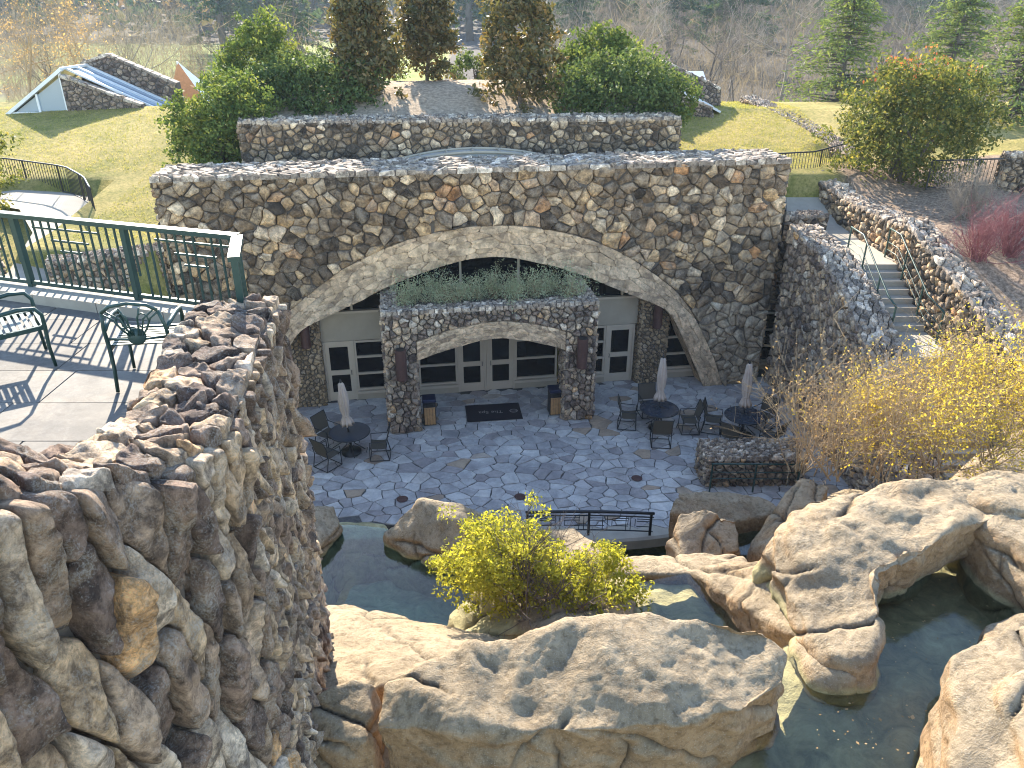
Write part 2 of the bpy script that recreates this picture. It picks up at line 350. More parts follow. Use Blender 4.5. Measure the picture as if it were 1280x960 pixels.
# ------------------------------------------------------------------ stone-laying tools
def voronoi(P, bb, k=18):
    P = np.asarray(P, float); n = len(P); out = []
    d = ((P[:, None, :] - P[None]) ** 2).sum(2); idx = np.argsort(d, axis=1)[:, 1:k + 1]
    x0, y0, x1, y1 = bb
    for i in range(n):
        poly = [(x0, y0), (x1, y0), (x1, y1), (x0, y1)]; px, py = P[i]
        for j in idx[i]:
            qx, qy = P[j]; nx, ny = qx - px, qy - py; c = nx * (px + qx) / 2 + ny * (py + qy) / 2
            new = []; m = len(poly)
            for a in range(m):
                p, q = poly[a], poly[(a + 1) % m]; dp = p[0] * nx + p[1] * ny - c; dq = q[0] * nx + q[1] * ny - c
                if dp <= 0: new.append(p)
                if dp * dq < 0:
                    t = dp / (dp - dq); new.append((p[0] + t * (q[0] - p[0]), p[1] + t * (q[1] - p[1])))
            poly = new
            if not poly: break
        out.append(np.array(poly) if len(poly) > 2 else None)
    return out
def area(p): x, y = p[:, 0], p[:, 1]; return 0.5 * abs(np.dot(x, np.roll(y, -1)) - np.dot(y, np.roll(x, -1)))
def seeds(bb, a, r, asp=1.0, dens=None):
    """blue-ish random points, mean cell area a; asp = width / height of a stone"""
    x0, y0, x1, y1 = bb; n = max(3, int((x1 - x0) * (y1 - y0) / a)); s = sqrt(asp)
    A = np.empty((n * 14, 2)); m = 0; rad = 0.62 * sqrt(a)
    for _ in range(n * 14):
        p = np.array((r.uniform(x0, x1), r.uniform(y0, y1))); q = p * (1 / s, s)
        rr = rad * (.34 + 1.15 * r.random() ** 1.3) * (dens(p) if dens else 1)
        if m == 0 or ((A[:m] - q) ** 2).sum(1).min() > rr * rr: A[m] = q; m += 1
    return A[:m] * (s, 1 / s)
def cells(bb, a, r, asp=1.0, relax=1, dens=None, ghosts=None):
    S = seeds(bb, a, r, asp, dens); s = sqrt(asp); k = np.array((1 / s, s))
    bq = (bb[0] * k[0], bb[1] * k[1], bb[2] * k[0], bb[3] * k[1])
    for it in range(relax + 1):
        Q = S * k
        if ghosts is not None:
            G = ghosts(S); n = len(S); Q2 = np.concatenate([Q, G * k]) if len(G) else Q
            v = voronoi(Q2, bq)[:n]
        else: v = voronoi(Q, bq)
        if it < relax: S = np.array([(c.mean(0) if c is not None else q) for c, q in zip(v, Q)]) / k
    return [c / k for c in v if c is not None]
def inpoly(p, poly):
    x, y = p; n = len(poly); c = False; j = n - 1
    for i in range(n):
        xi, yi = poly[i]; xj, yj = poly[j]
        if (yi > y) != (yj > y) and x < (xj - xi) * (y - yi) / (yj - yi) + xi: c = not c
        j = i
    return c
def near_on(p, line):
    a = line[:-1]; b = line[1:]; d = b - a; t = np.clip(((p - a) * d).sum(1) / np.maximum((d * d).sum(1), 1e-9), 0, 1)
    q = a + d * t[:, None]; e = ((q - p) ** 2).sum(1); return q[np.argmin(e)]
def chaikin(p, n=1, f=.22):
    for _ in range(n):
        q = np.roll(p, -1, 0); p = np.stack([p * (1 - f) + q * f, p * f + q * (1 - f)], 1).reshape(-1, 2)
    return p
def stone(poly, fmap, r, gap=.02, depth=.08, bulge=.06, tilt=.1, detail=None, rag=.0, disp=.0, dscale=3.0, edge=.82, chf=.16):
    """a stone from a 2-D cell: returns V, F (world)"""
    c = poly.mean(0); rad = sqrt(area(poly) / pi)
    if rag:
        q = np.roll(poly, -1, 0); m = (poly + q) / 2 + r.normal(size=poly.shape) * rag * rad
        poly = np.stack([poly, m], 1).reshape(-1, 2)
    e = c + (poly - c) * max(.5, 1 - gap / rad)
    tl = r.normal(size=2) * tilt; b = bulge * r.uniform(.6, 1.3)
    if detail is None:
        e = chaikin(e, 1, chf); n = len(e); V2 = []; H = []
        for s, h in ((1.0, -depth), (.985, b * .25), (edge, b)):
            q = c + (e - c) * s + (r.normal(size=e.shape) * .03 * rad if s < .9 else 0); V2.append(q)
            H.append(h + (((q - c) @ tl) * (1 if h > 0 else 0) + (r.normal(size=n) * b * .22 if s < .9 else 0)))
        V2.append(c[None] + r.normal(size=(1, 2)) * .1 * rad); H.append(np.array([b * 1.08]))
        V2 = np.concatenate(V2); H = np.concatenate([np.broadcast_to(h, (n if i < 3 else 1,)) for i, h in enumerate(H)]); K = 3
    else:
        m, K0 = detail; e = chaikin(e, 2, .14)
        L = np.r_[0, np.cumsum(np.linalg.norm(np.roll(e, -1, 0) - e, axis=1))]; ee = np.r_[e, e[:1]]; s = np.linspace(0, L[-1], m, endpoint=False)
        e = np.stack([np.interp(s, L, ee[:, 0]), np.interp(s, L, ee[:, 1])], 1); n = m; V2 = [e]; H = [np.full(n, -depth)]; K = K0 + 1
        for k in range(K0):
            th = (k + .0) / K0 * pi / 2; q = c + (e - c) * (cos(th) ** .42 if k else .998); V2.append(q)
            H.append((b * sin(th) ** .45 if k else 0) + ((q - c) @ tl) * min(1, k / 2))
        V2.append(c[None]); H.append(np.array([b])); V2 = np.concatenate(V2); H = np.concatenate(H)
    V = fmap(V2[:, 0], V2[:, 1], H)
    if disp:
        N = fmap(V2[:, 0], V2[:, 1], H + 1.0) - V; o = r.uniform(0, 50, 3)
        f = fbm(V * dscale + o, 4, .55) + .5 * (1 - 2 * np.abs(pn(V * (dscale * .8, dscale * .8, dscale * 1.7) + o + 9)))
        f = f + .45 * pn((V + o) * (7, 7, 9)) + .25 * pn((V + o) * (17, 17, 15))
        w = np.ones(len(V)); w[:n] = 0.1
        V = V + N * (disp * f * w)[:, None] 
        V = V + (np.stack([pn(V * dscale * 1.3 + 31), pn(V * dscale * 1.3 + 57), pn(V * dscale * 1.3 + 83)], 1) * disp * .3) * w[:, None]
    F = [(k * n + j, k * n + (j + 1) % n, (k + 1) * n + (j + 1) % n, (k + 1) * n + j) for k in range(K - 1) for j in range(n)]
    F += [((K - 1) * n + j, (K - 1) * n + (j + 1) % n, K * n) for j in range(n)]
    return V, F
def lay(parent, items, mat, name='stone', maxn=300, smooth=True, infill='small_stone_infill', r=None):
    """items: (size, V, F). The largest become parts of their own, the rest one joined part"""
    r = r or rng; items = sorted(items, key=lambda q: -q[0])
    for (a, V, F) in items[:maxn]:
        mk(name, V, F, mat, parent, smooth, tone=np.array([r.random(), r.random(), r.random()]))
    rest = items[maxn:]
    if rest:
        VV = []; FF = []; T = []; b = 0
        for (a, V, F) in rest:
            VV.append(V); FF += [tuple(i + b for i in f) for f in F]; b += len(V)
            T.append(np.tile([r.beta(1.5, 1.5), r.random(), r.random()], (len(V), 1)))
        stuff(mk(infill, np.concatenate(VV), FF, mat, parent, smooth, tone=np.concatenate(T)))

def polyline(P):
    P = np.asarray(P, float); L = np.r_[0, np.cumsum(np.linalg.norm(np.diff(P[:, :2], axis=0), axis=1))]
    def f(s):
        s = np.clip(s, 0, L[-1]); q = np.stack([np.interp(s, L, P[:, k]) for k in range(P.shape[1])], -1)
        e = .06; d = np.stack([np.interp(np.clip(s + e, 0, L[-1]), L, P[:, k]) - np.interp(np.clip(s - e, 0, L[-1]), L, P[:, k]) for k in (0, 1)], -1)
        d /= np.maximum(np.linalg.norm(d, axis=-1, keepdims=True), 1e-9); return q, d
    return f, L[-1]
def stone_wall(name, label, cat, path, thick, a=.09, sides='LRT', asp=1.3, seed=1, bulge=.07, mat='stone', capmat='cap', cap_a=.07, cap_asp=1.9, gap=.022,
               detail=None, disp=0, maxn=300, capmax=300, dens=None, group=None, cap_bulge=.06, cap_disp=0, cap_detail=None, tilt=.15, rag=.08, base_over=None, zmin=None):
    """free-standing wall; path rows = x, y, z_top, z_base along its LEFT face (looking along the path); body lies to the right"""
    r = np.random.default_rng(seed); f, L = polyline(path); P = np.asarray(path, float)
    mid = P.mean(0); t = thing(name, label, cat, (mid[0], mid[1], P[:, 3].min()), 0, group)
    def mapf(side):
        def g(u, v, h):
            q, d = f(u); nrm = np.stack([-d[:, 1], d[:, 0]], 1)
            hh = (q[:, 2] - q[:, 3]); z = q[:, 3] + v / Hm * hh
            off = (h[:, None] if side == 'L' else -(h[:, None] + thick))
            xy = q[:, :2] + nrm * off
            return np.concatenate([xy, z[:, None]], 1)
        return g
    def mapt(u, v, h):
        q, d = f(u); nrm = np.stack([-d[:, 1], d[:, 0]], 1); xy = q[:, :2] - nrm * v[:, None]
        return np.concatenate([xy, (q[:, 2] + h)[:, None]], 1)
    def mape(end):
        def g(u, v, h):
            s = np.full(len(u), 0.0 if end == 0 else L); q, d = f(s); nrm = np.stack([-d[:, 1], d[:, 0]], 1)
            xy = q[:, :2] - nrm * u[:, None] + d * (h[:, None] * (-1 if end == 0 else 1))
            return np.concatenate([xy, (q[:, 3] + v / Hm * (q[:, 2] - q[:, 3]))[:, None]], 1)
        return g
    Hm = float((P[:, 2] - P[:, 3]).mean())
    # mortar core
    S = np.linspace(0, L, max(2, int(L / .4) + 1)); q, d = f(S); nrm = np.stack([-d[:, 1], d[:, 0]], 1); e = .03
    b = MB()
    ring = []
    for i in range(len(S)):
        A = q[i, :2] - nrm[i] * e; B = q[i, :2] - nrm[i] * (thick - e)
        ring.append([(A[0], A[1], q[i, 3]), (A[0], A[1], q[i, 2] - e), (B[0], B[1], q[i, 2] - e), (B[0], B[1], q[i, 3])])
    b.sheet(ring); n = len(ring)
    b.add(ring[0] + ring[-1], [(0, 1, 2, 3), (7, 6, 5, 4)]); b.build('mortar_core', M['mortar'], t)
    items = []
    for sd_ in sides:
        if sd_ in 'LR': bb = (0, 0, L, Hm); fm = mapf(sd_)
        elif sd_ in '01': bb = (0, 0, thick, Hm); fm = mape(int(sd_))
        else: continue
        for c in cells(bb, a, r, asp, 0, dens if sd_ in 'LR' else None):
            A = area(c)
            if A < a * .06: continue
            if zmin is not None and fm(c[:, 0], c[:, 1], np.zeros(len(c)))[:, 2].max() < zmin: continue
            dt = detail(c.mean(0), A) if callable(detail) else detail
            bu = bulge(c.mean(0), A) if callable(bulge) else bulge * (A / a) ** .35
            items.append((A, *stone(c, fm, r, gap, .16 if dt else .09, bu, tilt, dt, rag, disp, 3.0)))
    lay(t, items, M[mat], 'stone', maxn, True, r=r)
    if 'T' in sides:
        items = []
        for c in cells((-.03, -.03, L + .03, thick + .03), cap_a, r, cap_asp, 0):
            A = area(c)
            if A < cap_a * .06: continue
            items.append((A, *stone(c, mapt, r, gap * .8, .07, cap_bulge, .22, cap_detail, .12, cap_disp, 4.0, .88)))
        lay(t, items, M[capmat], 'capstone', capmax, cap_detail is not None, 'small_capstone_infill', r)
    return t

# ------------------------------------------------------------------ building frame (facade runs at 9 degrees to the camera's x axis)
TH = atan(.16); cT, sT = cos(TH), sin(TH); OX, OY = 0.0, 23.75
def U(u, n, z): return (OX + u * cT - n * sT, OY + u * sT + n * cT, z)
def UV(u, n, z): u, n, z = np.broadcast_arrays(u, n, z); return np.stack([OX + u * cT - n * sT, OY + u * sT + n * cT, z], -1).astype(float)
UM = Matrix.Translation((OX, OY, 0)) @ Matrix.Rotation(TH, 4, 'Z')
def ubox(mb, u0, n0, z0, u1, n1, z1, bev=0): return mb.box((u0, n0, z0), (u1, n1, z1), UM, bev)

# ------------------------------------------------------------------ ground sheet
def sm(a, b, x): t = np.clip((x - a) / (b - a), 0, 1); return t * t * (3 - 2 * t)
def ground_z(x, y):
    x = np.asarray(x, float); y = np.asarray(y, float)
    lawn = 5.9 + .15 * (y - 24) + .12 * np.sin(x * .35 + 1) * sm(26, 34, y)
    lawn = np.where(y < 24, 5.9 - .06 * (24 - y), lawn)
    far = np.interp(y, [38, 42, 52, 75, 110, 150, 210, 260, 420, 700, 1600], [8.0, 7.9, 5.2, 1.5, 1.8, 4.2, 5.0, 8, 24, 31, 31])
    z = np.where(y > 38, np.minimum(lawn, far) if False else far + (lawn - 8.0) * (1 - sm(38, 44, y)) * 0, lawn)
    z = z + 1.2 * np.sin(x * .02 + .7) * sm(100, 220, y) + 4 * np.sin(x * .011 + 1.2) * sm(240, 420, y) + sm(60, 300, np.abs(x)) * 5 * sm(40, 90, y)
    # sunken court in front of the facade
    line = OY + .16 * (x - OX) + 1.7
    pit = (x > -10.2) & (x < 9.6) & (y < line)
    z = np.where(pit, -1.6, z)
    # path and stair cut to the right of the facade
    cut = (x >= 9.6) & (x < 12.4) & (y < 29.0)
    z = np.where(cut, np.where(y > 23.4, 4.3, -1.6), z)
    # garden bank right of the stairs
    bank = np.interp(y, [6, 10, 13, 16, 18.5, 20.5, 23, 28, 33], [3.2, 3.4, 3.6, 4.0, 4.7, 5.3, 6.0, 6.3, 7.0]) + .25 * np.sin(x * 1.1) * np.sin(y * .9)
    z = np.where((x >= 12.4) & (y < 33), bank + .06 * np.clip(x - 14, 0, 12), z)
    # left: lower walk beside the terrace
    z = np.where((x <= -10.2) & (y < 21.6), 4.3, z)
    z = np.where((x <= -14.6) & (y < 28.3 + .12 * (x + 16)), np.minimum(z, np.interp(y, [20, 22.5, 25, 27, 28], [4.7, 5.1, 5.6, 5.9, 6.0])), z)
    return z
def axis(*seg):
    out = []
    for a, b, st in seg: out += list(np.arange(a, b, st))
    return np.array(out)
gx = axis((-1200, -200, 100), (-200, -60, 14), (-60, -26, 2), (-26, 26, .5), (26, 60, 2), (60, 200, 14), (200, 1201, 100))
gy = axis((-30, 0, 5), (0, 44, .5), (44, 110, 3), (110, 460, 12), (460, 961, 100))
X, Y = np.meshgrid(gx, gy); Z = ground_z(X, Y)
Vg = np.stack([X, Y, Z], -1).reshape(-1, 3); ny, nx = X.shape
i = np.arange((ny - 1) * (nx - 1)); rr_, cc_ = i // (nx - 1), i % (nx - 1); q0 = rr_ * nx + cc_
Fg = np.stack([q0, q0 + 1, q0 + nx + 1, q0 + nx], 1)
grass = np.ones(len(Vg)); x, y = Vg[:, 0], Vg[:, 1]
grass[(x > 12.2) & (y < 31)] = 0; grass[y > 215] = 0.1; grass[(y > 46) & ((x > -4 - .05 * y) | (x < -.62 * y))] = .2
far = sm(48, 70, y) * (y < 215) * (x < -4 - .05 * y) * (x > -.62 * y)
struct(mk('ground', Vg, Fg, M['ground'], None, True, tone=np.stack([grass, far, ((y > 46) & (grass < .5)).astype(float)], 1)))

# ------------------------------------------------------------------ patio of irregular flagstones
def patio_edge(x): return 16.35 + .03 * (np.asarray(x) - 2.0) ** 2 * .25
pb = MB(); G = []
for xx in np.linspace(-9.5, 9.6, 40):
    e = float(patio_edge(xx)); G.append([(xx, e, -.35), (xx, e, -.012), (xx, 25.6 + .16 * xx, -.012)])
pb.sheet(G)
patio = struct(pb.build('patio', M['joint']))
r = np.random.default_rng(21)
items = []
pm = lambda u, v, h: np.stack([u, v, h], 1)
def court(p): return patio_edge(p[0]) + .12 < p[1] < OY + .16 * p[0] + .85
for c in cells((-9.2, 16.2, 9.6, 25.6), .56, r, 1.25, 0):
    m_ = c.mean(0)
    if not court(m_): continue
    c[:, 1] = np.maximum(c[:, 1], patio_edge(c[:, 0]) + .02)
    c[:, 1] = np.minimum(c[:, 1], OY + .16 * c[:, 0] + .98)
    A = area(c)
    if A < .02: continue
    # stones hidden behind the near wall rank last
    vis = A * (0.2 if m_[0] < -6.8 and m_[1] < 20 else 1)
    near_door = m_[1] > 22.3 + .16 * m_[0]
    items.append((vis, *stone(c, pm, r, .005 if near_door else .010, .02, .014, .012, None, .06, 0, 3, .95, .08)))
lay(patio, items, M['flag'], 'flagstone', 300, False, 'small_flagstone_infill', r)
# floor drains
dr = MB().lathe([(.02, 0), (.15, 0), (.16, .012), (.12, .02), (.02, .016)], 18)
drain = dr.build('drain_cover', M['rust'], patio); drain.location = at(650, 621, z=.028)
for (px, py) in ((796, 598), (503, 624)):
    d2 = drain.copy(); C.objects.link(d2); d2.location = at(px, py, z=.028)

# ------------------------------------------------------------------ facade
UC = -.75
I_du = np.array([0, .6, 1.3, 2.3, 3.1, 4.45, 5.4, 6.1, 6.55, 7.0, 7.4, 7.75]); I_z = np.array([5.16, 5.12, 4.98, 4.68, 4.40, 3.76, 3.36, 3.02, 2.35, 1.45, .65, -.05])
E_du = np.array([0, .7, 1.45, 2.5, 3.5, 4.6, 5.4, 6.3, 6.95, 7.55, 8.05, 8.45]); E_z = np.array([6.16, 6.13, 6.03, 5.82, 5.48, 4.94, 4.40, 3.72, 2.95, 1.9, .95, -.05])
FU0, FU1, FZ = -10.35, 9.0, 7.85
def curve_full(du, z): return np.concatenate([np.stack([UC - du[::-1], z[::-1]], 1), np.stack([UC + du[1:], z[1:]], 1)])
def densify(c, n=120):
    L = np.r_[0, np.cumsum(np.linalg.norm(np.diff(c, axis=0), axis=1))]; s = np.linspace(0, L[-1], n)
    k = 1.0
    o = np.stack([np.interp(s, L, c[:, 0]), np.interp(s, L, c[:, 1])], 1)
    for _ in range(3): o[1:-1] = (o[:-2] + 2 * o[1:-1] + o[2:]) / 4
    return o
Ic, Ec = densify(curve_full(I_du, I_z)), densify(curve_full(E_du, E_z))
facade = thing('stone_facade', 'tall fieldstone building front with a wide pale arch over its doors', 'building', U(0, .5, 0))
b = MB()
us = np.linspace(FU0 + .03, FU1 - .03, 160); zi = np.interp(us, Ic[:, 0], Ic[:, 1], left=0, right=0)
b.sheet([[U(u, .05, max(0, z)), U(u, .05, FZ - .03)] for u, z in zip(us, zi)])
b.sheet([[U(FU0 + .03, .05, 0), U(FU0 + .03, .05, FZ - .03)], [U(FU0 + .03, 2.0, 0), U(FU0 + .03, 2.0, FZ - .03)], [U(FU1 - .03, 2.0, 0), U(FU1 - .03, 2.0, FZ - .03)], [U(FU1 - .03, .05, 0), U(FU1 - .03, .05, FZ - .03)]])
b.sheet([[U(FU0 + .03, .05, FZ - .03), U(FU0 + .03, 2.0, FZ - .03)], [U(FU1 - .03, .05, FZ - .03), U(FU1 - .03, 2.0, FZ - .03)]])
b.build('mortar_core', M['mortar'], facade)
# soffit of the arch
G = []
for k, (u, z) in enumerate(Ic):
    rw = []
    for n in np.linspace(.02, 1.0, 7):
        j = .05 * float(pn(np.array([[u * 1.3, n * 2, z * 1.3]]))[0]); rw.append(U(u + (j if abs(u - UC) > 6 else 0), n, z + j))
    G.append(rw)
MB().sheet(G).build('arch_soffit', M['pale'], facade, True, tone=(.4, .5, .5))
r = np.random.default_rng(5)
Epoly = [tuple(p) for p in Ec] + [(Ec[-1][0], -2), (Ec[0][0], -2)]
fm = lambda u, v, h: UV(u, -h, v)
def ghosts(S):
    G = []
    for p in S:
        q = near_on(p, Ec); 
        if np.linalg.norm(q - p) < .6: G.append(2 * q - p)
    return np.array(G) if G else np.zeros((0, 2))
items = []
def faced(bb, a, asp, poly, line, fmap, r, bulge, gap, tilt=.14):
    S = seeds(bb, a, r, asp); S = np.array([p for p in S if not inpoly(p, poly)]); out = []
    s = sqrt(asp); k = np.array((1 / s, s)); bq = (bb[0] * k[0], bb[1] * k[1], bb[2] * k[0], bb[3] * k[1])
    for it in range(1):
        Q = [2 * near_on(p, line) - p for p in S if np.linalg.norm(near_on(p, line) - p) < .7]
        allp = np.concatenate([S, np.array(Q)]) if Q else S
        v = voronoi(allp * k, bq)[:len(S)]
        if False: S = np.array([(c.mean(0) / k if c is not None else p) for c, p in zip(v, S)]); S = np.array([p for p in S if not inpoly(p, poly)])
    for c in v:
        if c is None: continue
        c = c / k
        c = np.array([near_on(p, line) if inpoly(p, poly) else p for p in c])
        A = area(c)
        if A < .012: continue
        out.append((A, *stone(c, fmap, r, gap, .09, bulge * (A / a) ** .3 * r.uniform(.5, 1.5), tilt, None, .13)))
    return out
items = faced((FU0, 0, FU1, FZ - .02), .40, 1.15, Epoly, Ec, fm, r, .075, .011, .22)
foot = [q for q in items if (lambda c: abs((c[0] - OX) * cT + (c[1] - OY) * sT - UC) > 6.4 + .25 * math.sin(c[2] * 7) and c[2] < 3.1)(q[1].mean(0))]; fid = {id(q) for q in foot}
lay(facade, [q for q in items if id(q) not in fid], M['stone'], 'stone', 300, True, r=r)
lay(facade, foot, M['pale_stone'], 'footing_stone', 100, True, r=r)
# arch band: long blocks following the curve
Ls = np.r_[0, np.cumsum(np.linalg.norm(np.diff(Ic, axis=0), axis=1))]; LL = Ls[-1]; wid = np.linalg.norm(Ec - Ic, axis=1)
def bandmap(u, v, h):
    a = np.stack([np.interp(u, Ls, Ic[:, k]) for k in (0, 1)], 1); e = np.stack([np.interp(u, Ls, Ec[:, k]) for k in (0, 1)], 1)
    p = a + (e - a) * v[:, None]; return UV(p[:, 0], -h - .03, p[:, 1])
items = []
for c in cells((0, 0, LL, 1.0), .42, r, 2.6, 0):
    if area(c) > .01: items.append((area(c), *stone(c, bandmap, r, .001, .1, .014, .035, (30, 6), .03, .02, 1.6)))
lay(facade, items, M['pale'], 'arch_stone', 300, True, 'small_arch_stone_infill', r)
# end return on the right and coping
items = []
em = lambda u, v, h: UV(FU1 + h, u, v)
for c in cells((.0, 0, 2.0, FZ), .26, r, 1.25, 1): items.append((area(c), *stone(c, em, r, .022, .09, .07, .14, None, .08)))
em2 = lambda u, v, h: UV(FU0 - h, u, v)
for c in cells((.0, 4.5, 2.0, FZ), .26, r, 1.25, 1): items.append((area(c), *stone(c, em2, r, .022, .09, .07, .14, None, .08)))
lay(facade, items, M['stone'], 'end_stone', 150, True, 'small_end_stone_infill', r)
tm = lambda u, v, h: UV(u, v, FZ + h)
items = []
for c in cells((FU0 - .06, -.08, FU1 + .06, 2.05), .17, r, 2.0, 0):
    if area(c) > .015: items.append((area(c), *stone(c, tm, r, .012, .08, .075, .17, None, .12, 0, 3, .9)))
lay(facade, items, M['cap'], 'capstone', 300, False, 'small_capstone_infill', r)

# recessed stone side wing between the facade and the stair wall
wing = stone_wall('side_wing_wall', 'dark fieldstone wing wall with a window beside the stairs', 'wall', [(*U(11.3, 1.0, 0)[:2], 5.75, 2.35), (*U(9.05, 1.0, 0)[:2], 5.75, 2.35)], .7, .2, 'LT', 1.2, 31)
def lbox(parent, name, mat, u0, n0, z0, u1, n1, z1, bev=0): 
    return ubox(MB(), u0, n0, z0, u1, n1, z1, bev).build(name, M[mat], parent)
def window(name, label, u0, u1, z0, z1, rails, n=.9, sill=True, parent=None, group=None, curb=True, stiles=True):
    t = parent or thing(name, label, 'window', U((u0 + u1) / 2, n, z0), 0, group)
    lbox(t, 'pane', 'glass', u0, n + .05, z0, u1, n + .08, z1)
    edges = [z0 + .05] + list(rails) + [z1 - .05]
    for z in edges: lbox(t, 'rail', 'cream', u0 + .002, n - .03, z - .035, u1 - .002, n + .045, z + .035)
    if stiles:
        for u in (u0, u1 - .06): lbox(t, 'stile', 'cream', u, n - .035, z0, u + .06, n + .043, z1)
    if sill: lbox(t, 'sill', 'cream', u0 - .02, n - .12, z0 - .09, u1 + .02, n + .1, z0 - .002)
    if curb: lbox(t, 'curb', 'panel', u0 - .02, n - .06, 0.012, u1 + .02, n + .14, z0 - .09)
    return t
def door(name, label, u0, u1, z1, n=.9, hinge=1, group=None):
    t = thing(name, label, 'door', U((u0 + u1) / 2, n, 0), 0, group); w = u1 - u0
    fr = lbox(t, 'door_frame', 'cream', u0, n - .05, .012, u0 + .07, n + .06, z1)
    lbox(t, 'door_frame', 'cream', u1 - .07, n - .05, .012, u1, n + .06, z1); lbox(t, 'door_frame', 'cream', u0 + .07, n - .05, z1 - .07, u1 - .07, n + .06, z1)
    a, c = u0 + .075, u1 - .075; f = MB(); st = .13; m0, m1 = .98, 1.16; k0 = .34
    for (p, q, z0, zz) in ((a, a + st, .02, z1 - .075), (c - st, c, .02, z1 - .075), (a + st, c - st, .02, k0), (a + st, c - st, m0, m1), (a + st, c - st, z1 - .21, z1 - .075)):
        ubox(f, p, n - .02, z0, q, n + .03, zz)
    leaf = f.build('door_leaf', M['cream'], t)
    for g_ in (lbox(t, 'glass_pane', 'glass', a + st, n, k0, c - st, n + .015, m0), lbox(t, 'glass_pane', 'glass', a + st, n, m1, c - st, n + .015, z1 - .21)): g_.parent = leaf
    hu = c - .07 if hinge > 0 else a + .07
    h = MB(); h.tube([U(hu, n - .02, 1.0), U(hu, n - .09, 1.0), U(hu, n - .09, 1.14), U(hu, n - .02, 1.14)], .012, 6); h.build('door_handle', M['black'], t).parent = leaf
    return t
def double_leaf(): 
    door('door', 'left leaf of the cream double doors under the portico', -1.78, -.775, 2.2, .9, 1, 'double doors')
    door('door', 'right leaf of the cream double doors under the portico', -.765, .24, 2.2, .9, -1, 'double doors')
double_leaf()
door('door', 'cream single door beside the portico, nearest the left stone pillar', -6.28, -5.25, 2.22, .9, 1)
door('door', 'cream single door between the portico and the stone pillar with a window beyond', 3.5, 4.55, 2.22, .9, -1)
window('window', 'dark window left of the double doors inside the portico', -3.12, -1.79, .34, 2.6, [1.1, 1.85])
window('window', 'dark window right of the double doors inside the portico', .25, 1.75, .34, 2.6, [1.15, 1.85])
window('window', 'dark window with cream rails beside the left single door', -5.24, -4.1, .34, 2.22, [.98, 1.6])
window('window', 'narrow dark window strip between portico pier and right single door', 2.3, 3.49, .34, 2.22, [.98, 1.6])
window('window', 'dark window behind the leaning right foot of the arch', 5.72, 7.6, .34, 2.35, [.95, 1.6])
window('window', 'dark window behind the left foot of the arch', -9.0, -7.3, .34, 2.35, [.95, 1.6])
window('window', 'three pane window in the dark stone wing beside the stairs', 9.15, 10.75, .3, 2.3, [.95, 1.6], n=1.05)
for (lab, u0, u1) in (('plain concrete panel above the left single door', -6.35, -4.1), ('plain concrete panel above the right single door', 2.3, 4.62)):
    p = thing('spandrel_panel', lab, 'panel', U((u0 + u1) / 2, .9, 2.23)); lbox(p, 'panel_face', 'panel', u0, .86, 2.235, u1, 1.0, 3.2); lbox(p, 'cream_rail', 'cream', u0, .82, 3.202, u1, 1.02, 3.28)
# big arched fanlight above
fan = thing('arched_window', 'wide dark arched fanlight with cream mullions under the great arch', 'window', U(UC, .95, 3.3))
b = MB(); us = np.linspace(UC - 7.6, UC + 7.6, 80)
b.sheet([[U(u, .98, 2.2 if abs(u - UC) < 5.6 else 0.1), U(u, .98, max(2.25, np.interp(u, Ic[:, 0], Ic[:, 1])) + .1)] for u in us]); b.build('fan_pane', M['glass'], fan)
for u in (-5.2, -3.3, -1.58, .36, 2.3, 4.0):
    zt = np.interp(u, Ic[:, 0], Ic[:, 1]); lbox(fan, 'mullion', 'cream', u - .035, .87, 3.3, u + .035, .972, zt + .1)
lbox(fan, 'transom', 'cream', -4.1, .85, 3.3, 2.3, .965, 3.4)
# recessed pillars with sconces
def pillar(label, u0, u1, n0, n1, h, seed, pale=True):
    return stone_wall('stone_pillar', label, 'pillar', [(*U(u1, n0, 0)[:2], h, 0), (*U(u0, n0, 0)[:2], h, 0)], n1 - n0, .075, 'L01', 1.0, seed, .05, 'pillar', maxn=120)
M['pillar'] = stone_mat('tan_pillar_stone', [(0.0, (0.216, 0.160, 0.104)), (.4, (0.324, 0.245, 0.153)), (.75, (0.410, 0.315, 0.203)), (1, (0.367, 0.310, 0.243))], 0.25, 1.2, 0.15, 0.6, 0.04)
pillar('tan stone pillar beside the left single door', -7.32, -6.32, .55, 1.1, 3.35, 41)
pillar('tan stone pillar beside the right single door', 4.63, 5.68, .55, 1.1, 3.35, 42)
def sconce(label, u, n, z0, h=.95, rad=.16):
    t = thing('wall_sconce', label, 'wall lamp', U(u, n, z0), 0, 'rusty cylinder sconces')
    c = U(u, n - rad - .02, z0)
    MB().lathe([(rad * .96, 0), (rad, .02), (rad, h - .02), (rad * .96, h)], 20, c).build('shade', M['rust'], t, False)
    MB().lathe([(rad * .8, 0), (rad * .8, .012)], 16, (c[0], c[1], z0 + h + .001)).build('top_opening', M['black'], t)
    lbox(t, 'bracket', 'black', u - .05, n - .06, z0 + h * .4, u + .05, n + .02, z0 + h * .6)
sconce('rusty cylinder sconce on the tan pillar beside the left single door', -6.72, .5, 2.3)
sconce('rusty cylinder sconce on the tan pillar beside the right single door', 5.15, .5, 2.25)

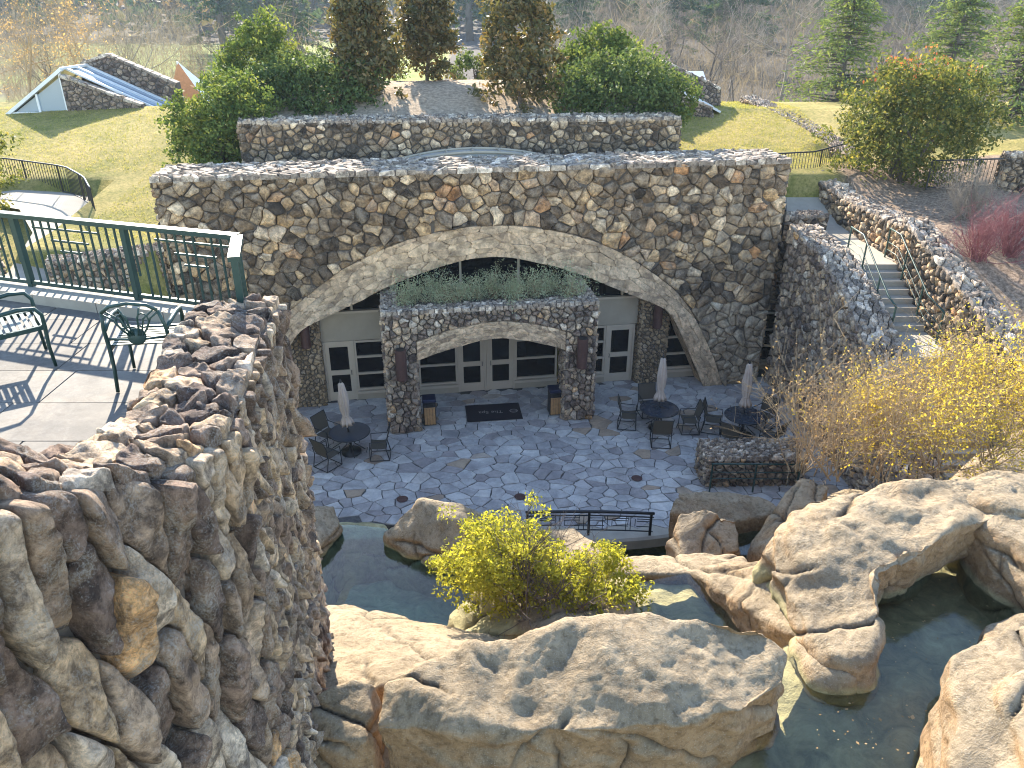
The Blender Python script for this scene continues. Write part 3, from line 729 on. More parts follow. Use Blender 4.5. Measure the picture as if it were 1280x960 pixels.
# ------------------------------------------------------------------ portico
PN, PZ, PU0, PU1 = -1.75, 4.08, -4.2, 2.42
portico = thing('stone_portico', 'projecting stone entrance portico with pale arch and planter on top', 'portico', U((PU0 + PU1) / 2, PN + 1, 0))
pi_u = np.array([-3.22, -2.6, -2.0, -1.3, -.9, -.45, .2, .93, 1.42]); pi_z = np.array([2.52, 2.72, 2.88, 3.04, 3.09, 3.08, 2.95, 2.74, 2.55])
pe_z = pi_z + np.array([.60, .60, .6, .57, .55, .55, .58, .60, .62])
pI, pE = densify(np.stack([pi_u, pi_z], 1), 50), densify(np.stack([pi_u, pe_z], 1), 50)
b = MB(); D1 = PN + .95
def prow(n): 
    us = np.r_[PU0 + .03, -3.2501, -3.25, pI[1:-1, 0], 1.45, 1.4501, PU1 - .03]; zz = np.r_[0, 0, pI[0, 1], pI[1:-1, 1], pI[-1, 1], 0, 0]
    return us, zz
us, zz = prow(0)
for n in (PN + .05, D1): b.sheet([[U(u, n, z), U(u, n, PZ - .03)] for u, z in zip(us, zz)])
b.sheet([[U(u, PN + .05, z), U(u, D1, z)] for u, z in zip(us, zz)])
for u in (PU0 + .03, PU1 - .03): b.sheet([[U(u, PN + .05, 0), U(u, PN + .05, PZ - .03)], [U(u, D1, 0), U(u, D1, PZ - .03)]])
b.sheet([[U(u, PN + .05, PZ - .03), U(u, D1, PZ - .03)] for u in (PU0 + .03, PU1 - .03)])
for (u0, u1) in ((PU0 + .03, PU0 + .6), (PU1 - .6, PU1 - .03)): ubox(b, u0, D1 + .002, 2.9, u1, .80, PZ - .04)
ubox(b, PU0 + .602, D1 + .002, 3.3, PU1 - .602, .80, 3.6)
b.build('mortar_core', M['mortar'], portico)
MB().sheet([[U(u, PN + .01, z - .015), U(u, D1 - .01, z - .015)] for u, z in pI]).build('arch_soffit', M['pale'], portico, True, tone=(.4, .5, .5))
lbox(portico, 'planting_soil', 'soil', PU0 + .5, PN + .45, 3.61, PU1 - .5, .79, 3.98)
r = np.random.default_rng(6)
pline = np.concatenate([[(-3.25, -.1)], pE, [(1.45, -.1)]]); ppoly = [tuple(p) for p in pline]
fmP = lambda u, v, h: UV(u, PN - h, v)
items = faced((PU0, 0, PU1, PZ - .02), .13, 1.0, ppoly, pline, fmP, r, .07, .02)
for (u0, s) in ((-3.25, 1), (1.45, -1)):
    sm_ = lambda u, v, h, u0=u0, s=s: UV(u0 + s * h, u, v)
    for c in cells((PN, 0, D1, 2.7), .12, r, 1.0, 1): items.append((area(c), *stone(c, sm_, r, .02, .08, .05, .12, None, .08)))
for (u0, s) in ((PU0, -1), (PU1, 1)):
    sm_ = lambda u, v, h, u0=u0, s=s: UV(u0 + s * h, u, v)
    for c in cells((PN, 0, D1, PZ), .13, r, 1.0, 1): items.append((area(c) * .8, *stone(c, sm_, r, .02, .08, .05, .12, None, .08)))
lay(portico, items, M['rough'], 'stone', 300, True, r=r)
Lp = np.r_[0, np.cumsum(np.linalg.norm(np.diff(pI, axis=0), axis=1))]
def pband(u, v, h):
    a = np.stack([np.interp(u, Lp, pI[:, k]) for k in (0, 1)], 1); e = np.stack([np.interp(u, Lp, pE[:, k]) for k in (0, 1)], 1)
    p = a + (e - a) * v[:, None]; return UV(p[:, 0], PN - h - .02, p[:, 1])
items = []
for c in cells((0, 0, Lp[-1], 1.0), .16, r, 1.5, 0):
    if area(c) > .01: items.append((area(c), *stone(c, pband, r, .0015, .08, .016, .06, (24, 5), .03, .02, 2.2)))
lay(portico, items, M['pale'], 'arch_stone', 300, True, r=r)
items = []
tmP = lambda u, v, h: UV(u, v, PZ + h)
for c in cells((PU0 - .04, PN - .05, PU1 + .04, PN + .5), .06, r, 1.7, 1): items.append((area(c), *stone(c, tmP, r, .012, .07, .06, .25, None, .1, 0, 3, .9)))
for (a_, b_) in ((PU0 - .04, PU0 + .5), (PU1 - .5, PU1 + .04)):
    for c in cells((a_, PN + .5, b_, .8), .06, r, 1.0, 1): items.append((area(c), *stone(c, tmP, r, .012, .07, .06, .25, None, .1, 0, 3, .9)))
lay(portico, items, M['cap'], 'capstone', 200, False, 'small_capstone_infill', r)
sconce('rusty cylinder sconce on the left pier of the portico', -3.72, PN - .03, 2.0, 1.0, .17)
sconce('rusty cylinder sconce on the right pier of the portico', 1.92, PN - .03, 2.0, 1.0, .17)

# ------------------------------------------------------------------ upper planter wall and arched roof light
upper = stone_wall('planter_wall', 'long dark fieldstone planter wall behind the facade coping', 'wall', [(*U(6.72, 3.9, 0)[:2], 8.70, 6.2), (*U(-8.45, 3.9, 0)[:2], 8.85, 6.2)], 1.3, .22, 'LT01', 1.2, 51, .08, cap_a=.12, zmin=6.9)
sk = thing('arched_skylight', 'low arched beige roof light between facade coping and planter wall', 'skylight', U(-.85, 3.0, 6.5))
arc = lambda s: (-.85 + 3.3 * s, 7.44 + .52 * (1 - s * s))
b = MB()
for n in (2.5, 3.3): b.tube([U(arc(s)[0], n, arc(s)[1]) for s in np.linspace(-1, 1, 21)], .05, 6)
b.build('frame', M['panel'], sk)
for s in np.linspace(-.8, .8, 7): MB().bar(U(arc(s)[0], 2.5, arc(s)[1]), U(arc(s)[0], 3.3, arc(s)[1]), .05, .06).build('glazing_bar', M['panel'], sk)
MB().sheet([[U(arc(s)[0], n, arc(s)[1] - .02) for n in (2.5, 3.3)] for s in np.linspace(-1, 1, 21)]).build('pane', M['beigeglass'], sk)
b = MB()
for n in (2.5, 3.3): b.sheet([[U(arc(s)[0], n, 6.2), U(arc(s)[0], n, arc(s)[1] - .03)] for s in np.linspace(-1, 1, 21)])
b.build('cheek', M['beigeglass'], sk)
# planting bed mound
b = MB(); G = []
for u in np.linspace(-8.3, 6.5, 40):
    row = []
    for n in np.linspace(5.1, 15, 24):
        zz_ = 8.62 + .9 * sm(5.1, 9.5, n) - 1.9 * sm(11, 15, n); x_, y_, _ = U(u, n, 0)
        row.append((x_, y_, zz_ + .06 * float(pn(np.array([[u * 1.5, n * 1.5, 0]]))[0])))
    G.append(row)
b.sheet(G); struct(b.build('planting_bed', M['mulch'], None, True))

# ------------------------------------------------------------------ upper terrace on the left
TZ = 8.57
tp = [(-3.35, 9.25), (-9.5, 11.25), (-9.5, 3.0), (-2.9, 3.0), (-2.9, 8.3)]
b = MB(); n = len(tp); b.add([(x, y, TZ - .012) for x, y in tp] + [(x, y, 6.5) for x, y in tp], [tuple(range(n)), tuple(range(2 * n - 1, n - 1, -1))] + [(i, i + n, (i + 1) % n + n, (i + 1) % n) for i in range(n)])
terrace = struct(b.build('terrace', M['concrete']))
r = np.random.default_rng(61); items = []
tmap = lambda u, v, h: np.stack([u, v, TZ + h], 1)
def rail_y(x): return 9.25 + (x + 3.35) * (2.0 / -6.15)
for j, y0 in enumerate(np.arange(3.1, 11.2, .78)):
    x0 = -9.4 - r.uniform(0, 1)
    while x0 < -2.95:
        w_ = r.uniform(.9, 1.5); c = np.array([(max(x0, -9.4), y0), (min(x0 + w_, -2.95), y0), (min(x0 + w_, -2.95), y0 + .78), (max(x0, -9.4), y0 + .78)]); x0 += w_
        if c[1, 0] - c[0, 0] < .1: continue
        c[:, 1] = np.minimum(c[:, 1], rail_y(c[:, 0]) - .36)
        if c[3, 1] - c[0, 1] > .05 or c[2, 1] - c[1, 1] > .05: items.append((area(c), *stone(c, tmap, r, .0025, .01, .002, .0015, None, .0, 0, 3, .99, .01)))
lay(terrace, items, M['terrace_flag'], 'paving_slab', 200, False, r=r)
# kerb under the railing
d_ = np.array((-6.15, 2.0)); d_ /= np.linalg.norm(d_); nn_ = np.array((d_[1], -d_[0]))   # nn_ points back to the camera side
nn_ = -nn_ if nn_[1] > 0 else nn_
kb = MB(); A_ = np.array((-3.35, 9.25)); B_ = np.array((-9.5, 11.25))
for k in range(6):
    p = A_ + (B_ - A_) * (k / 6 + .001); q = A_ + (B_ - A_) * ((k + 1) / 6 - .001); c0 = (p + q) / 2 + nn_ * .16
    mkb = MB(); mkb.bar((*(p + nn_ * .17), TZ + .06), (*(q + nn_ * .17), TZ + .06), .34, .16); mkb.build('kerb_stone', M['concrete'], terrace)
# railing
rail = thing('terrace_railing', 'dark green metal railing with square balusters round the terrace', 'railing', (-6, 10, TZ))
def seg_rail(p, q, posts, name_balusters=True, z0=TZ + .14, h=1.0, sp=.135, deco=True):
    p = np.array(p, float); q = np.array(q, float); L = np.linalg.norm(q - p); d = (q - p) / L
    P3 = lambda s, z: (*(p + d * s), z)
    MB().bar(P3(0, z0 + h), P3(L, z0 + h), .13, .06).build('top_rail', M['green'], rail)
    MB().bar(P3(0, z0 + .06), P3(L, z0 + .06), .05, .05).build('bottom_rail', M['green'], rail)
    for s in posts: MB().bar(P3(s, z0 - .06), P3(s, z0 + h - .031), .075, .075, (d[0], d[1], 0)).build('post', M['green'], rail)
    s = .12; k = 0
    while s < L - .05:
        if all(abs(s - q_) > .07 for q_ in posts):
            top = z0 + h - .031; bot = z0 + .086
            ph = s % 2.0
            if deco and .45 < ph < .62: top = z0 + .70
            if deco and 1.55 < ph < 1.72: bot = z0 + .34
            MB().bar(P3(s, bot), P3(s, top), .022, .022, (d[0], d[1], 0)).build('baluster', M['green'], rail)
        s += sp; k += 1
    if deco:
        s0 = 0
        while s0 < L - 1.2:
            for (a, b2, z) in ((.15, 1.25, .86), (.35, .98, .70), (.5, .86, .56)):
                MB().bar(P3(s0 + a, z0 + z), P3(min(L, s0 + b2), z0 + z), .02, .026).build('pattern_bar', M['green'], rail)
            s0 += 2.0
seg_rail((-3.35, 9.2), (-9.3, 11.13), [.04, 1.72, 3.55, 5.4])
seg_rail((-3.33, 9.16), (-3.08, 8.25), [.9], deco=False)

# cast metal armchair
def metal_chair():
    t = thing('metal_armchair', '', 'chair', (0, 0, 0))
    K = dict(world=False)
    w = .27
    for s in (-1, 1):
        MB().tube([(s * w, .25, 0), (s * (w - .01), .24, .22), (s * w, .25, .43), (s * (w + .015), .25, .56), (s * (w + .02), .20, .64), (s * (w + .02), .06, .655), (s * (w + .01), -.12, .63), (s * w, -.22, .60)], [.016, .017, .02, .018, .02, .024, .022, .018], 8).build('arm_and_front_leg', M['green'], t, True, **K)
        MB().tube([(s * (w - .01), -.30, 0), (s * (w - .01), -.25, .22), (s * w, -.22, .43), (s * w, -.25, .62), (s * (w - .03), -.29, .80)], [.018, .018, .021, .018, .015], 8).build('rear_leg', M['green'], t, True, **K)
        MB().bar((s * w, -.22, .41), (s * w, .25, .43), .025, .045).build('seat_side_rail', M['green'], t, **K)
    for y in np.linspace(-.18, .24, 8): MB().bar((-w, y, .438 + .012 * (y > .2)), (w, y, .438 + .012 * (y > .2)), .036, .012).build('seat_slat', M['green'], t, **K)
    MB().tube([(-w + .03, -.29, .80), (-.16, -.305, .86), (0, -.31, .885), (.16, -.305, .86), (w - .03, -.29, .80)], .017, 8).build('top_rail', M['green'], t, True, **K)
    MB().tube([(-w, -.235, .52), (0, -.24, .50), (w, -.235, .52)], .013, 6).build('lower_back_rail', M['green'], t, True, **K)
    b = MB()
    for a in (-1, 1):
        for (x0, x1, x2) in ((.02, .10, .20), (.01, .05, .09), (.03, .16, .25)):
            b.tube([(a * x0, -.238, .505), (a * x1 * .7, -.262, .62), (a * x1, -.28, .72), (a * x2, -.298, .835 - .25 * (x2 - .09))], .009, 6)
        b.tube([(a * (.09 + .05 * cos(q)), -.27, .70 + .07 * sin(q)) for q in np.linspace(0, 2 * pi, 12, endpoint=False)], .008, 5, True)
    b.build('cast_leaf_ornament', M['green'], t, True, **K)
    MB().lathe([(.001, -.012), (.075, -.01), (.085, 0), (.075, .01), (.001, .012)], 16).build('ornament_shell', M['green'], t, True, **K).matrix_local = Matrix.Translation((0, -.243, .535)) @ Matrix.Rotation(R(80), 4, 'X')
    return t
ch = metal_chair(); ch['label'] = 'green cast metal armchair facing the railing next to the stone parapet'; ch['group'] = 'terrace armchairs'
ch.location = (-3.9, 7.6, TZ + .012); ch.rotation_euler = (0, 0, R(8)); ch.scale = (1.12, 1.12, 1.1)
dup(ch, (-5.55, 7.95, TZ + .012), R(-52), 'green cast metal armchair turned sideways, further along the railing')
dup(ch, (-5.2, 5.55, TZ + .012), R(-30), 'green cast metal armchair set back on the terrace behind the others')

# ------------------------------------------------------------------ near stone parapet wall (huge stones close to the camera)
wp = [(-3.25, 1.6, 10.25, 3.0), (-2.95, 2.6, 10.12, 2.6), (-2.72, 3.5, 9.85, 2.2), (-2.5, 4.4, 9.35, 1.8), (-2.32, 5.4, 9.12, 1.5), (-2.45, 6.4, 9.16, 1.2), (-2.62, 7.4, 9.18, 1.0), (-2.72, 8.45, 9.15, .8)]
wp = wp[::-1]
_, Lw = polyline(wp)
def nd_dens(p): return 1.0 + 2.2 * float(sm(Lw - 4.6, Lw - 2.9, p[0]))
def fg_detail(c, A): return (64, 18) if c[0] > Lw - 4.3 else (34, 9)
def fg_bulge(c, A): return .06 + .10 * float(sm(Lw - 4.8, Lw - 2.8, c[0])) 
fgw = stone_wall('parapet_wall', 'massive rough stone wall with big rounded stones edging the terrace', 'wall', wp, .85, .15, 'LT0', .29, 71, fg_bulge, 'rough', 'rough',
                 cap_a=.26, cap_asp=.8, gap=.018, detail=fg_detail, disp=.038, dens=nd_dens, cap_bulge=.06, cap_detail=(34, 8), cap_disp=.05, tilt=.24, rag=.06, zmin=3.0)
stone_wall('lower_wall_stub', 'lower stone wall stub continuing beyond the terrace parapet', 'wall', [(-2.98, 9.35, 7.25, .5), (-2.80, 8.45, 7.35, .5)], 1.1, .10, 'LT0', .7, 72, .09, 'rough', 'rough', cap_a=.10, cap_asp=1.0, detail=(22, 5), disp=.04, cap_detail=(18, 4), cap_disp=.03, zmin=2.0)

# ------------------------------------------------------------------ walk, lawn-side walls and fence on the left
b = MB(); G = []
for (x, y, z, w) in ((-24, 28.4, 6.35, 1.2), (-19, 28.0, 6.3, 1.2), (-16.2, 27.0, 6.15, 1.2), (-14.8, 25.0, 5.85, 1.1), (-14.2, 22.5, 5.4, 1.1), (-13.8, 19.5, 4.9, 1.2), (-13.6, 15, 4.6, 1.2)): 
    G.append([(x - .3 * w, y - w, z), (x + w * .9, y + .6 * w, z)])
b.sheet(G); struct(b.build('walkway', M['concrete']))
fence_n = [0]
def fence(label, pts, h=1.0, sp=.12, mat='black', post_every=1.6, name='metal_fence'):
    P = np.array(pts, float); f, L = polyline(P); mid = P.mean(0); t = thing(name, label, 'fence', mid)
    S = np.linspace(0, L, max(2, int(L / .5) + 1)); q, _ = f(S)
    MB().tube([(a[0], a[1], a[2] + h) for a in q], .028, 6).build('top_rail', M[mat], t, True)
    MB().tube([(a[0], a[1], a[2] + .08) for a in q], .02, 6).build('bottom_rail', M[mat], t, True)
    k = 0
    for s in np.arange(0, L + .01, sp):
        a, _ = f(np.array([s])); a = a[0]; post = k % int(post_every / sp) == 0
        MB().bar((a[0], a[1], a[2] + (0 if post else .1)), (a[0], a[1], a[2] + h - .02), .045 if post else .016, .045 if post else .016, (1, 0, 0)).build('post' if post else 'baluster', M[mat], t); k += 1
    return t
fence('black metal fence curving along the walkway below the lawn', [(-24, 29.3, 6.35), (-18.6, 28.9, 6.3), (-16.0, 28.1, 6.15), (-14.8, 27.0, 6.0), (-13.9, 25.6, 5.85)])
stone_wall('lawn_retaining_wall', 'low dark stone wall below the lawn seen through the railing', 'wall', [(-10.3, 22.2, 5.8, 3.5), (-13.1, 20.9, 5.75, 3.5)], .7, .13, 'LT01', 1.2, 81, .07, 'rough')
stone_wall('walk_side_wall', 'short stone wall across the walkway seen through the railing end', 'wall', [(-14.6, 21.0, 6.1, 4.0), (-16.8, 20.2, 6.2, 4.0)], .7, .13, 'LT01', 1.2, 82, .07, 'rough')

# ------------------------------------------------------------------ stairs, path and flanking walls on the right
sx0, sx1 = 10.62, 11.98
stairs = thing('stone_stairs', 'concrete steps climbing between stone walls to the lawn path', 'stairs', (11.3, 21.8, 0))
y = 23.0; z = 5.1
MB().box((sx0 - .02, 23.0, 4.5), (sx1 + .05, 24.2, z)).build('landing', M['concrete'], stairs)
for k in range(7):
    z -= .165; y -= .32
    MB().box((sx0, y, z - .6), (sx1, y + .318, z), None, .012).build('step', M['concrete'], stairs)
MB().box((sx0, 18.9, 3.2), (sx1, y - .002, z - .165)).build('landing', M['concrete'], stairs); z -= .165; y = 18.9
for k in range(14):
    z -= .165; y -= .28
    MB().box((sx0, y, max(-1.0, z - .6)), (sx1, y + .278, z), None, .012).build('step', M['concrete'], stairs)
b = MB(); b.sheet([[(x0, yy, zz), (x1, yy, zz)] for (x0, x1, yy, zz) in ((10.45, 12.1, 24.2, 5.098), (10.15, 12.0, 25.8, 5.1), (9.9, 11.7, 27.4, 5.25), (9.7, 11.6, 28.6, 5.75), (9.2, 11.6, 29.6, 6.3), (5, 11.6, 30.2, 6.62))])
struct(b.build('path', M['concrete']))
stone_wall('stair_wall', 'tall shaded stone wall flanking the stairs above the patio', 'wall', [(9.55, 15.8, 1.7, -.3), (9.6, 18.9, 3.85, -.3), (9.6, 21.0, 4.75, -.3), (9.5, 23.2, 5.45, -.3), (9.25, 25.3, 5.7, -.3)], .98, .2, 'LT0', 1.1, 83, .09, 'rough', 'cap', cap_a=.17, cap_asp=1.3)
stone_wall('stair_side_wall', 'sunlit stone wall along the upper side of the steps', 'wall', [(12.55, 15.6, 3.9, 1.5), (12.4, 17.6, 4.55, 2.2), (12.2, 19.4, 5.2, 3.4), (12.05, 21.3, 5.85, 3.8), (11.95, 23.3, 6.4, 4.6)], .75, .19, 'LT0', .9, 84, .08, 'stone', 'cap', cap_a=.17, cap_asp=1.2)
stone_wall('path_side_wall', 'sunlit curving stone wall along the lawn path above the stairs', 'wall', [(12.08, 23.35, 6.15, 4.6), (12.0, 25.5, 6.1, 4.7), (11.75, 27.6, 6.15, 5.0), (11.3, 29.6, 6.6, 5.6)], .8, .19, 'LT01', 1.0, 85, .08, 'stone', 'cap', cap_a=.17, cap_asp=1.2)
stone_wall('garden_end_wall', 'dark stone cross wall closing the garden bank beside the steps', 'wall', [(17.2, 15.2, 5.2, 3.0), (13.3, 17.4, 4.9, 3.0)], .7, .13, 'LT', 1.2, 86, .08, 'rough', 'cap')
stone_wall('garden_retaining_wall', 'grey stone retaining wall behind the red twig shrubs', 'wall', [(22.5, 25.5, 8.0, 5.8), (17.2, 27.5, 7.6, 5.8)], .8, .13, 'LT1', 1.2, 87, .08, 'stone', 'cap')
stone_wall('lawn_edge_wall', 'low rubble stone edging along the right lawn', 'wall', [(13.3, 31.6, 7.0, 6.3), (12.7, 36, 7.6, 6.8), (11.5, 41, 8.25, 7.2)], .8, .12, 'LT0', 1.3, 88, .10, 'rough', 'cap')
fence('black metal fence along the foot of the right lawn', [(7.2, 29.6, 6.35), (9.6, 29.75, 6.3), (11.5, 30.0, 6.35), (12.8, 30.8, 6.5)])
fence('short black fence between facade end and lawn path', [(9.35, 26.2, 5.0), (9.7, 27.4, 5.2), (9.3, 29.0, 6.0)])
fence('dark metal fence beyond the bare grey shrub', [(14.5, 27.2, 6.5), (16.8, 27.0, 6.6)])
def handrail(label, pts, h=.92, mat='green', rails=(1.0, .55, .3), name='stair_handrail', posts=None):
    P = np.array(pts, float); mid = P.mean(0); t = thing(name, label, 'railing', (mid[0], mid[1], P[:, 2].min()))
    for k, q in enumerate(rails): MB().tube([(a[0], a[1], a[2] + h * q) for a in P], .026 if k == 0 else .014, 8).build('handrail_bar', M[mat], t, True)
    f, L = polyline(P)
    for s in (posts or np.linspace(.03, L - .03, max(2, int(L / 1.1) + 1))):
        a, _ = f(np.array([s])); a = a[0]; MB().bar((a[0], a[1], a[2] - .05), (a[0], a[1], a[2] + h - .01), .04, .04, (1, 0, 0)).build('post', M[mat], t)
handrail('green metal handrail on the shaded side of the steps', [(10.72, 24.0, 5.1), (10.72, 23.05, 5.1), (10.72, 20.8, 3.95), (10.72, 20.2, 3.8)])
handrail('green metal handrail on the sunlit side of the steps', [(11.86, 23.8, 5.1), (11.86, 23.05, 5.1), (11.86, 20.8, 3.95), (11.86, 19.8, 3.8)])
# low stone block with handrail on the patio
stone_wall('patio_planter_wall', 'low dark stone block at the patio edge behind a green handrail', 'wall', [(8.3, 18.45, .92, 0), (5.45, 18.35, .92, 0)], 1.0, .09, 'LT1', 1.2, 89, .08, 'rough', 'cap')
handrail('green handrail in front of the low stone block on the patio', [(5.5, 18.05, 0), (8.0, 18.1, -.05)], .95, 'green', (1.0, .72, .5), 'patio_handrail')

# ------------------------------------------------------------------ bridge rail at the patio edge
br = thing('bridge_railing', 'low curved black railing with geometric bars at the patio edge', 'railing', (2, 16.4, 0))
xs = np.linspace(.35, 3.62, 15); bp = lambda x, z: (x, 16.0 + .055 * (x - 2.0) ** 2, z + .20 * (1 - ((x - 1.9) / 1.9) ** 2))
MB().tube([bp(x, .62) for x in xs], .04, 8).build('top_rail', M['black'], br, True)
for z in (.5, .06): MB().tube([bp(x, z) for x in xs], .018, 6).build('rail_bar', M['black'], br, True)
for x in (.4, 1.95, 3.55): MB().bar(bp(x, -.1), bp(x, .6), .06, .06, (1, 0, 0)).build('post', M['black'], br)
r = np.random.default_rng(3)
for k, x in enumerate(np.arange(.5, 3.5, .12)):
    if k % 5 in (0, 1): MB().bar(bp(x, .07), bp(x, .5), .016, .016, (1, 0, 0)).build('baluster', M['black'], br)
    elif k % 5 == 2: MB().bar(bp(x, .2), bp(x, .42), .016, .016, (1, 0, 0)).build('baluster', M['black'], br)
for x in np.arange(.7, 3.3, .62):
    for z in (.2, .36, .43): MB().bar(bp(x, z), bp(x + .4, z), .016, .016).build('pattern_bar', M['black'], br)
G = [[(x, bp(x, 0)[1] - .12, -.32), (x, bp(x, 0)[1] - .12, -.06), (x, bp(x, 0)[1] - .06, -.004), (x, bp(x, 0)[1] + .5, -.004)] for x in np.linspace(.1, 4.2, 16)]
MB().sheet(G).build('bridge_slab', M['concrete'], br)

# ------------------------------------------------------------------ boulders
def rock(name, label, hulls, vox=.045, amp=.09, seed=0, smooth=7, crack=.05, strata=.03, group='boulders round the pools', cat='boulder', freq=.9, wet=None):
    bm = bmesh.new()
    for H in hulls:
        vs_ = [bm.verts.new([float(a) for a in p]) for p in H]
        res = bmesh.ops.convex_hull(bm, input=vs_)
        junk = list({e for e in res['geom_interior'] + res['geom_unused'] if isinstance(e, bmesh.types.BMVert)})
        if junk: bmesh.ops.delete(bm, geom=junk, context='VERTS')
    m = bpy.data.meshes.new('tmp'); bm.to_mesh(m); bm.free(); o = bpy.data.objects.new('tmp', m); C.objects.link(o)
    md = o.modifiers.new('r', 'REMESH'); md.mode = 'VOXEL'; md.voxel_size = vox
    ms = o.modifiers.new('s', 'SMOOTH'); ms.factor = .5; ms.iterations = int(2.2 * smooth * (.05 / vox) ** 1.5) + 2
    ev = o.evaluated_get(bpy.context.evaluated_depsgraph_get()); me = bpy.data.meshes.new_from_object(ev)
    n = len(me.vertices); V = np.empty(n * 3, np.float32); me.vertices.foreach_get('co', V); V = V.reshape(-1, 3).astype(float)
    N = np.empty(n * 3, np.float32); me.vertices.foreach_get('normal', N); N = N.reshape(-1, 3).astype(float)
    bpy.data.objects.remove(o)
    rs = np.random.default_rng(seed + 100); off = rs.uniform(0, 60, 3); q = V + off
    N = N + .0; N /= np.maximum(np.linalg.norm(N, axis=1)[:, None], 1e-6)
    w = np.stack([pn(q * .7 + 5), pn(q * .7 + 25), pn(q * .7 + 45)], 1)
    d = amp * (1.5 * pn(q * freq * .7) + .8 * pn(q * freq * 2.1 + w) + .15 * pn(q * 5 + w) + .08 * pn(q * 11) + .07 * pn(q * 23))
    # rounded ledges
    dr_ = rs.normal(size=3); dr_[2] = 2.2; dr_ /= np.linalg.norm(dr_)
    ph = (q @ dr_) * 2.3 + 1.1 * pn(q * .8) + .3 * pn(q * 2.5); sw = .5 + .5 * np.sin(ph * 2 * pi + .8 * np.sin(ph * 2 * pi))
    d = d + .6 * strata * (sw - .5) * (1 - .6 * np.clip(N[:, 2], 0, 1))
    # creases: a few near-planar splits and bedding cracks
    ck = np.zeros(n); ext = V.max(0) - V.min(0); mid_ = (V.max(0) + V.min(0)) / 2 + off
    for k in range(8):
        nv = rs.normal(size=3); nv[2] *= (.5 if k < 3 else 3.0); nv /= np.linalg.norm(nv)
        dd = ((q - mid_ - rs.uniform(-.4, .4, 3) * ext) @ nv) + .16 * pn(q * 1.1 + 70 + k) + .05 * pn(q * 4 + k)
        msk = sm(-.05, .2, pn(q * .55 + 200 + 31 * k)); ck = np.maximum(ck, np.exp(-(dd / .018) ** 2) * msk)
        d = d - crack * .6 * np.exp(-(dd / .07) ** 2) * msk + crack * .25 * np.tanh(dd / .08) * msk * np.exp(-(dd / .5) ** 2)
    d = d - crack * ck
    V = V + N * d[:, None]
    F = np.empty(len(me.polygons) * 4, np.int32)
    lt = np.empty(len(me.polygons), np.int32); me.polygons.foreach_get('loop_total', lt)
    if (lt == 4).all(): me.loops.foreach_get('vertex_index', F); F = F.reshape(-1, 4)
    else: F = [tuple(p.vertices) for p in me.polygons]
    bpy.data.meshes.remove(me)
    wv_ = np.zeros(n) if wet is None else .9 * (1 - sm(wet + .03, wet + .14, V[:, 2] + .05 * pn(q * 3)))
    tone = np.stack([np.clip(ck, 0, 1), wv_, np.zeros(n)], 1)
    o = mk(name, V, F, M['rock'], None, True, tone); tag(o, label, cat, group)
    return o
def pts(top, zb, grow=1.0, flat=None):
    """hull points: picked top outline (px, py, z) plus the same outline lowered to zb and scaled by grow"""
    T = [at(a, b, z=c) for a, b, c in top]; c = np.mean(T, 0)
    return T + [np.array((c[0] + (p[0] - c[0]) * grow, c[1] + (p[1] - c[1]) * grow, zb)) for p in T]
rock('foreground_boulder', 'long grey weathered boulder with tan underside in front of the shrub',
     [pts([(462, 912, 4.62), (478, 850, 4.8), (560, 815, 4.85), (640, 800, 4.9), (720, 782, 4.95), (720, 915, 4.7), (600, 905, 4.62), (530, 915, 4.6)], 3.2, .9),
      pts([(620, 800, 4.95), (700, 776, 5.0), (790, 760, 5.1), (870, 770, 5.1), (860, 905, 4.75), (720, 915, 4.7)], 3.2, .88),
      pts([(780, 764, 5.1), (870, 768, 5.1), (950, 777, 5.05), (992, 815, 4.9), (988, 855, 4.8), (930, 890, 4.75), (800, 905, 4.75)], 2.6, 1.0)], .03, .12, 1, 5, .06, .06)
rock('dark_cleft_boulder', 'small dark boulder wedged between parapet wall and long grey boulder', [pts([(352, 905, 4.3), (375, 868, 4.5), (440, 845, 4.6), (472, 850, 4.5), (460, 925, 4.3), (380, 935, 4.2)], 2.4, 1.1)], .035, .08, 2, 5, .07, .05)
rock('pool_side_ledge', 'sloping tan rock ledge between the blue pool and the long boulder', [pts([(388, 748, 2.45), (430, 752, 2.5), (478, 785, 2.4), (540, 800, 2.4), (640, 800, 3.2), (600, 830, 4.1), (470, 850, 4.0), (380, 880, 3.9), (365, 800, 3.2)], 1.0, 1.0)], .04, .06, 3, 6, .04, .03, wet=2.05)
rock('lower_base_rock', 'shadowed tan rock under the long boulder and the wall', [pts([(330, 960, 3.2), (420, 930, 3.4), (560, 930, 3.4), (800, 930, 3.2), (1000, 960, 3.0), (1000, 1100, 2.6), (400, 1150, 2.6)], 1.0, 1.1)], .06, .10, 4, 5, .06, .05)
rock('pool_bank_rock', 'rounded rock on the bank of the blue pool against the wall', [pts([(365, 660, 2.6), (385, 630, 2.75), (420, 628, 2.6), (428, 655, 2.3), (395, 700, 2.2), (372, 720, 2.3)], .6, 1.05)], .04, .07, 5, 6, .04, .03, wet=2.05)
rock('spill_ledge', 'thin tan spill ledge where the blue pool runs over toward the patio', [pts([(372, 664, 2.02), (400, 653, 2.0), (440, 650, 1.99), (482, 654, 2.03), (492, 672, 2.0), (440, 668, 1.97), (395, 676, 1.98)], -.7, 1.0)], .04, .035, 17, 3, .02, .03, wet=2.05)
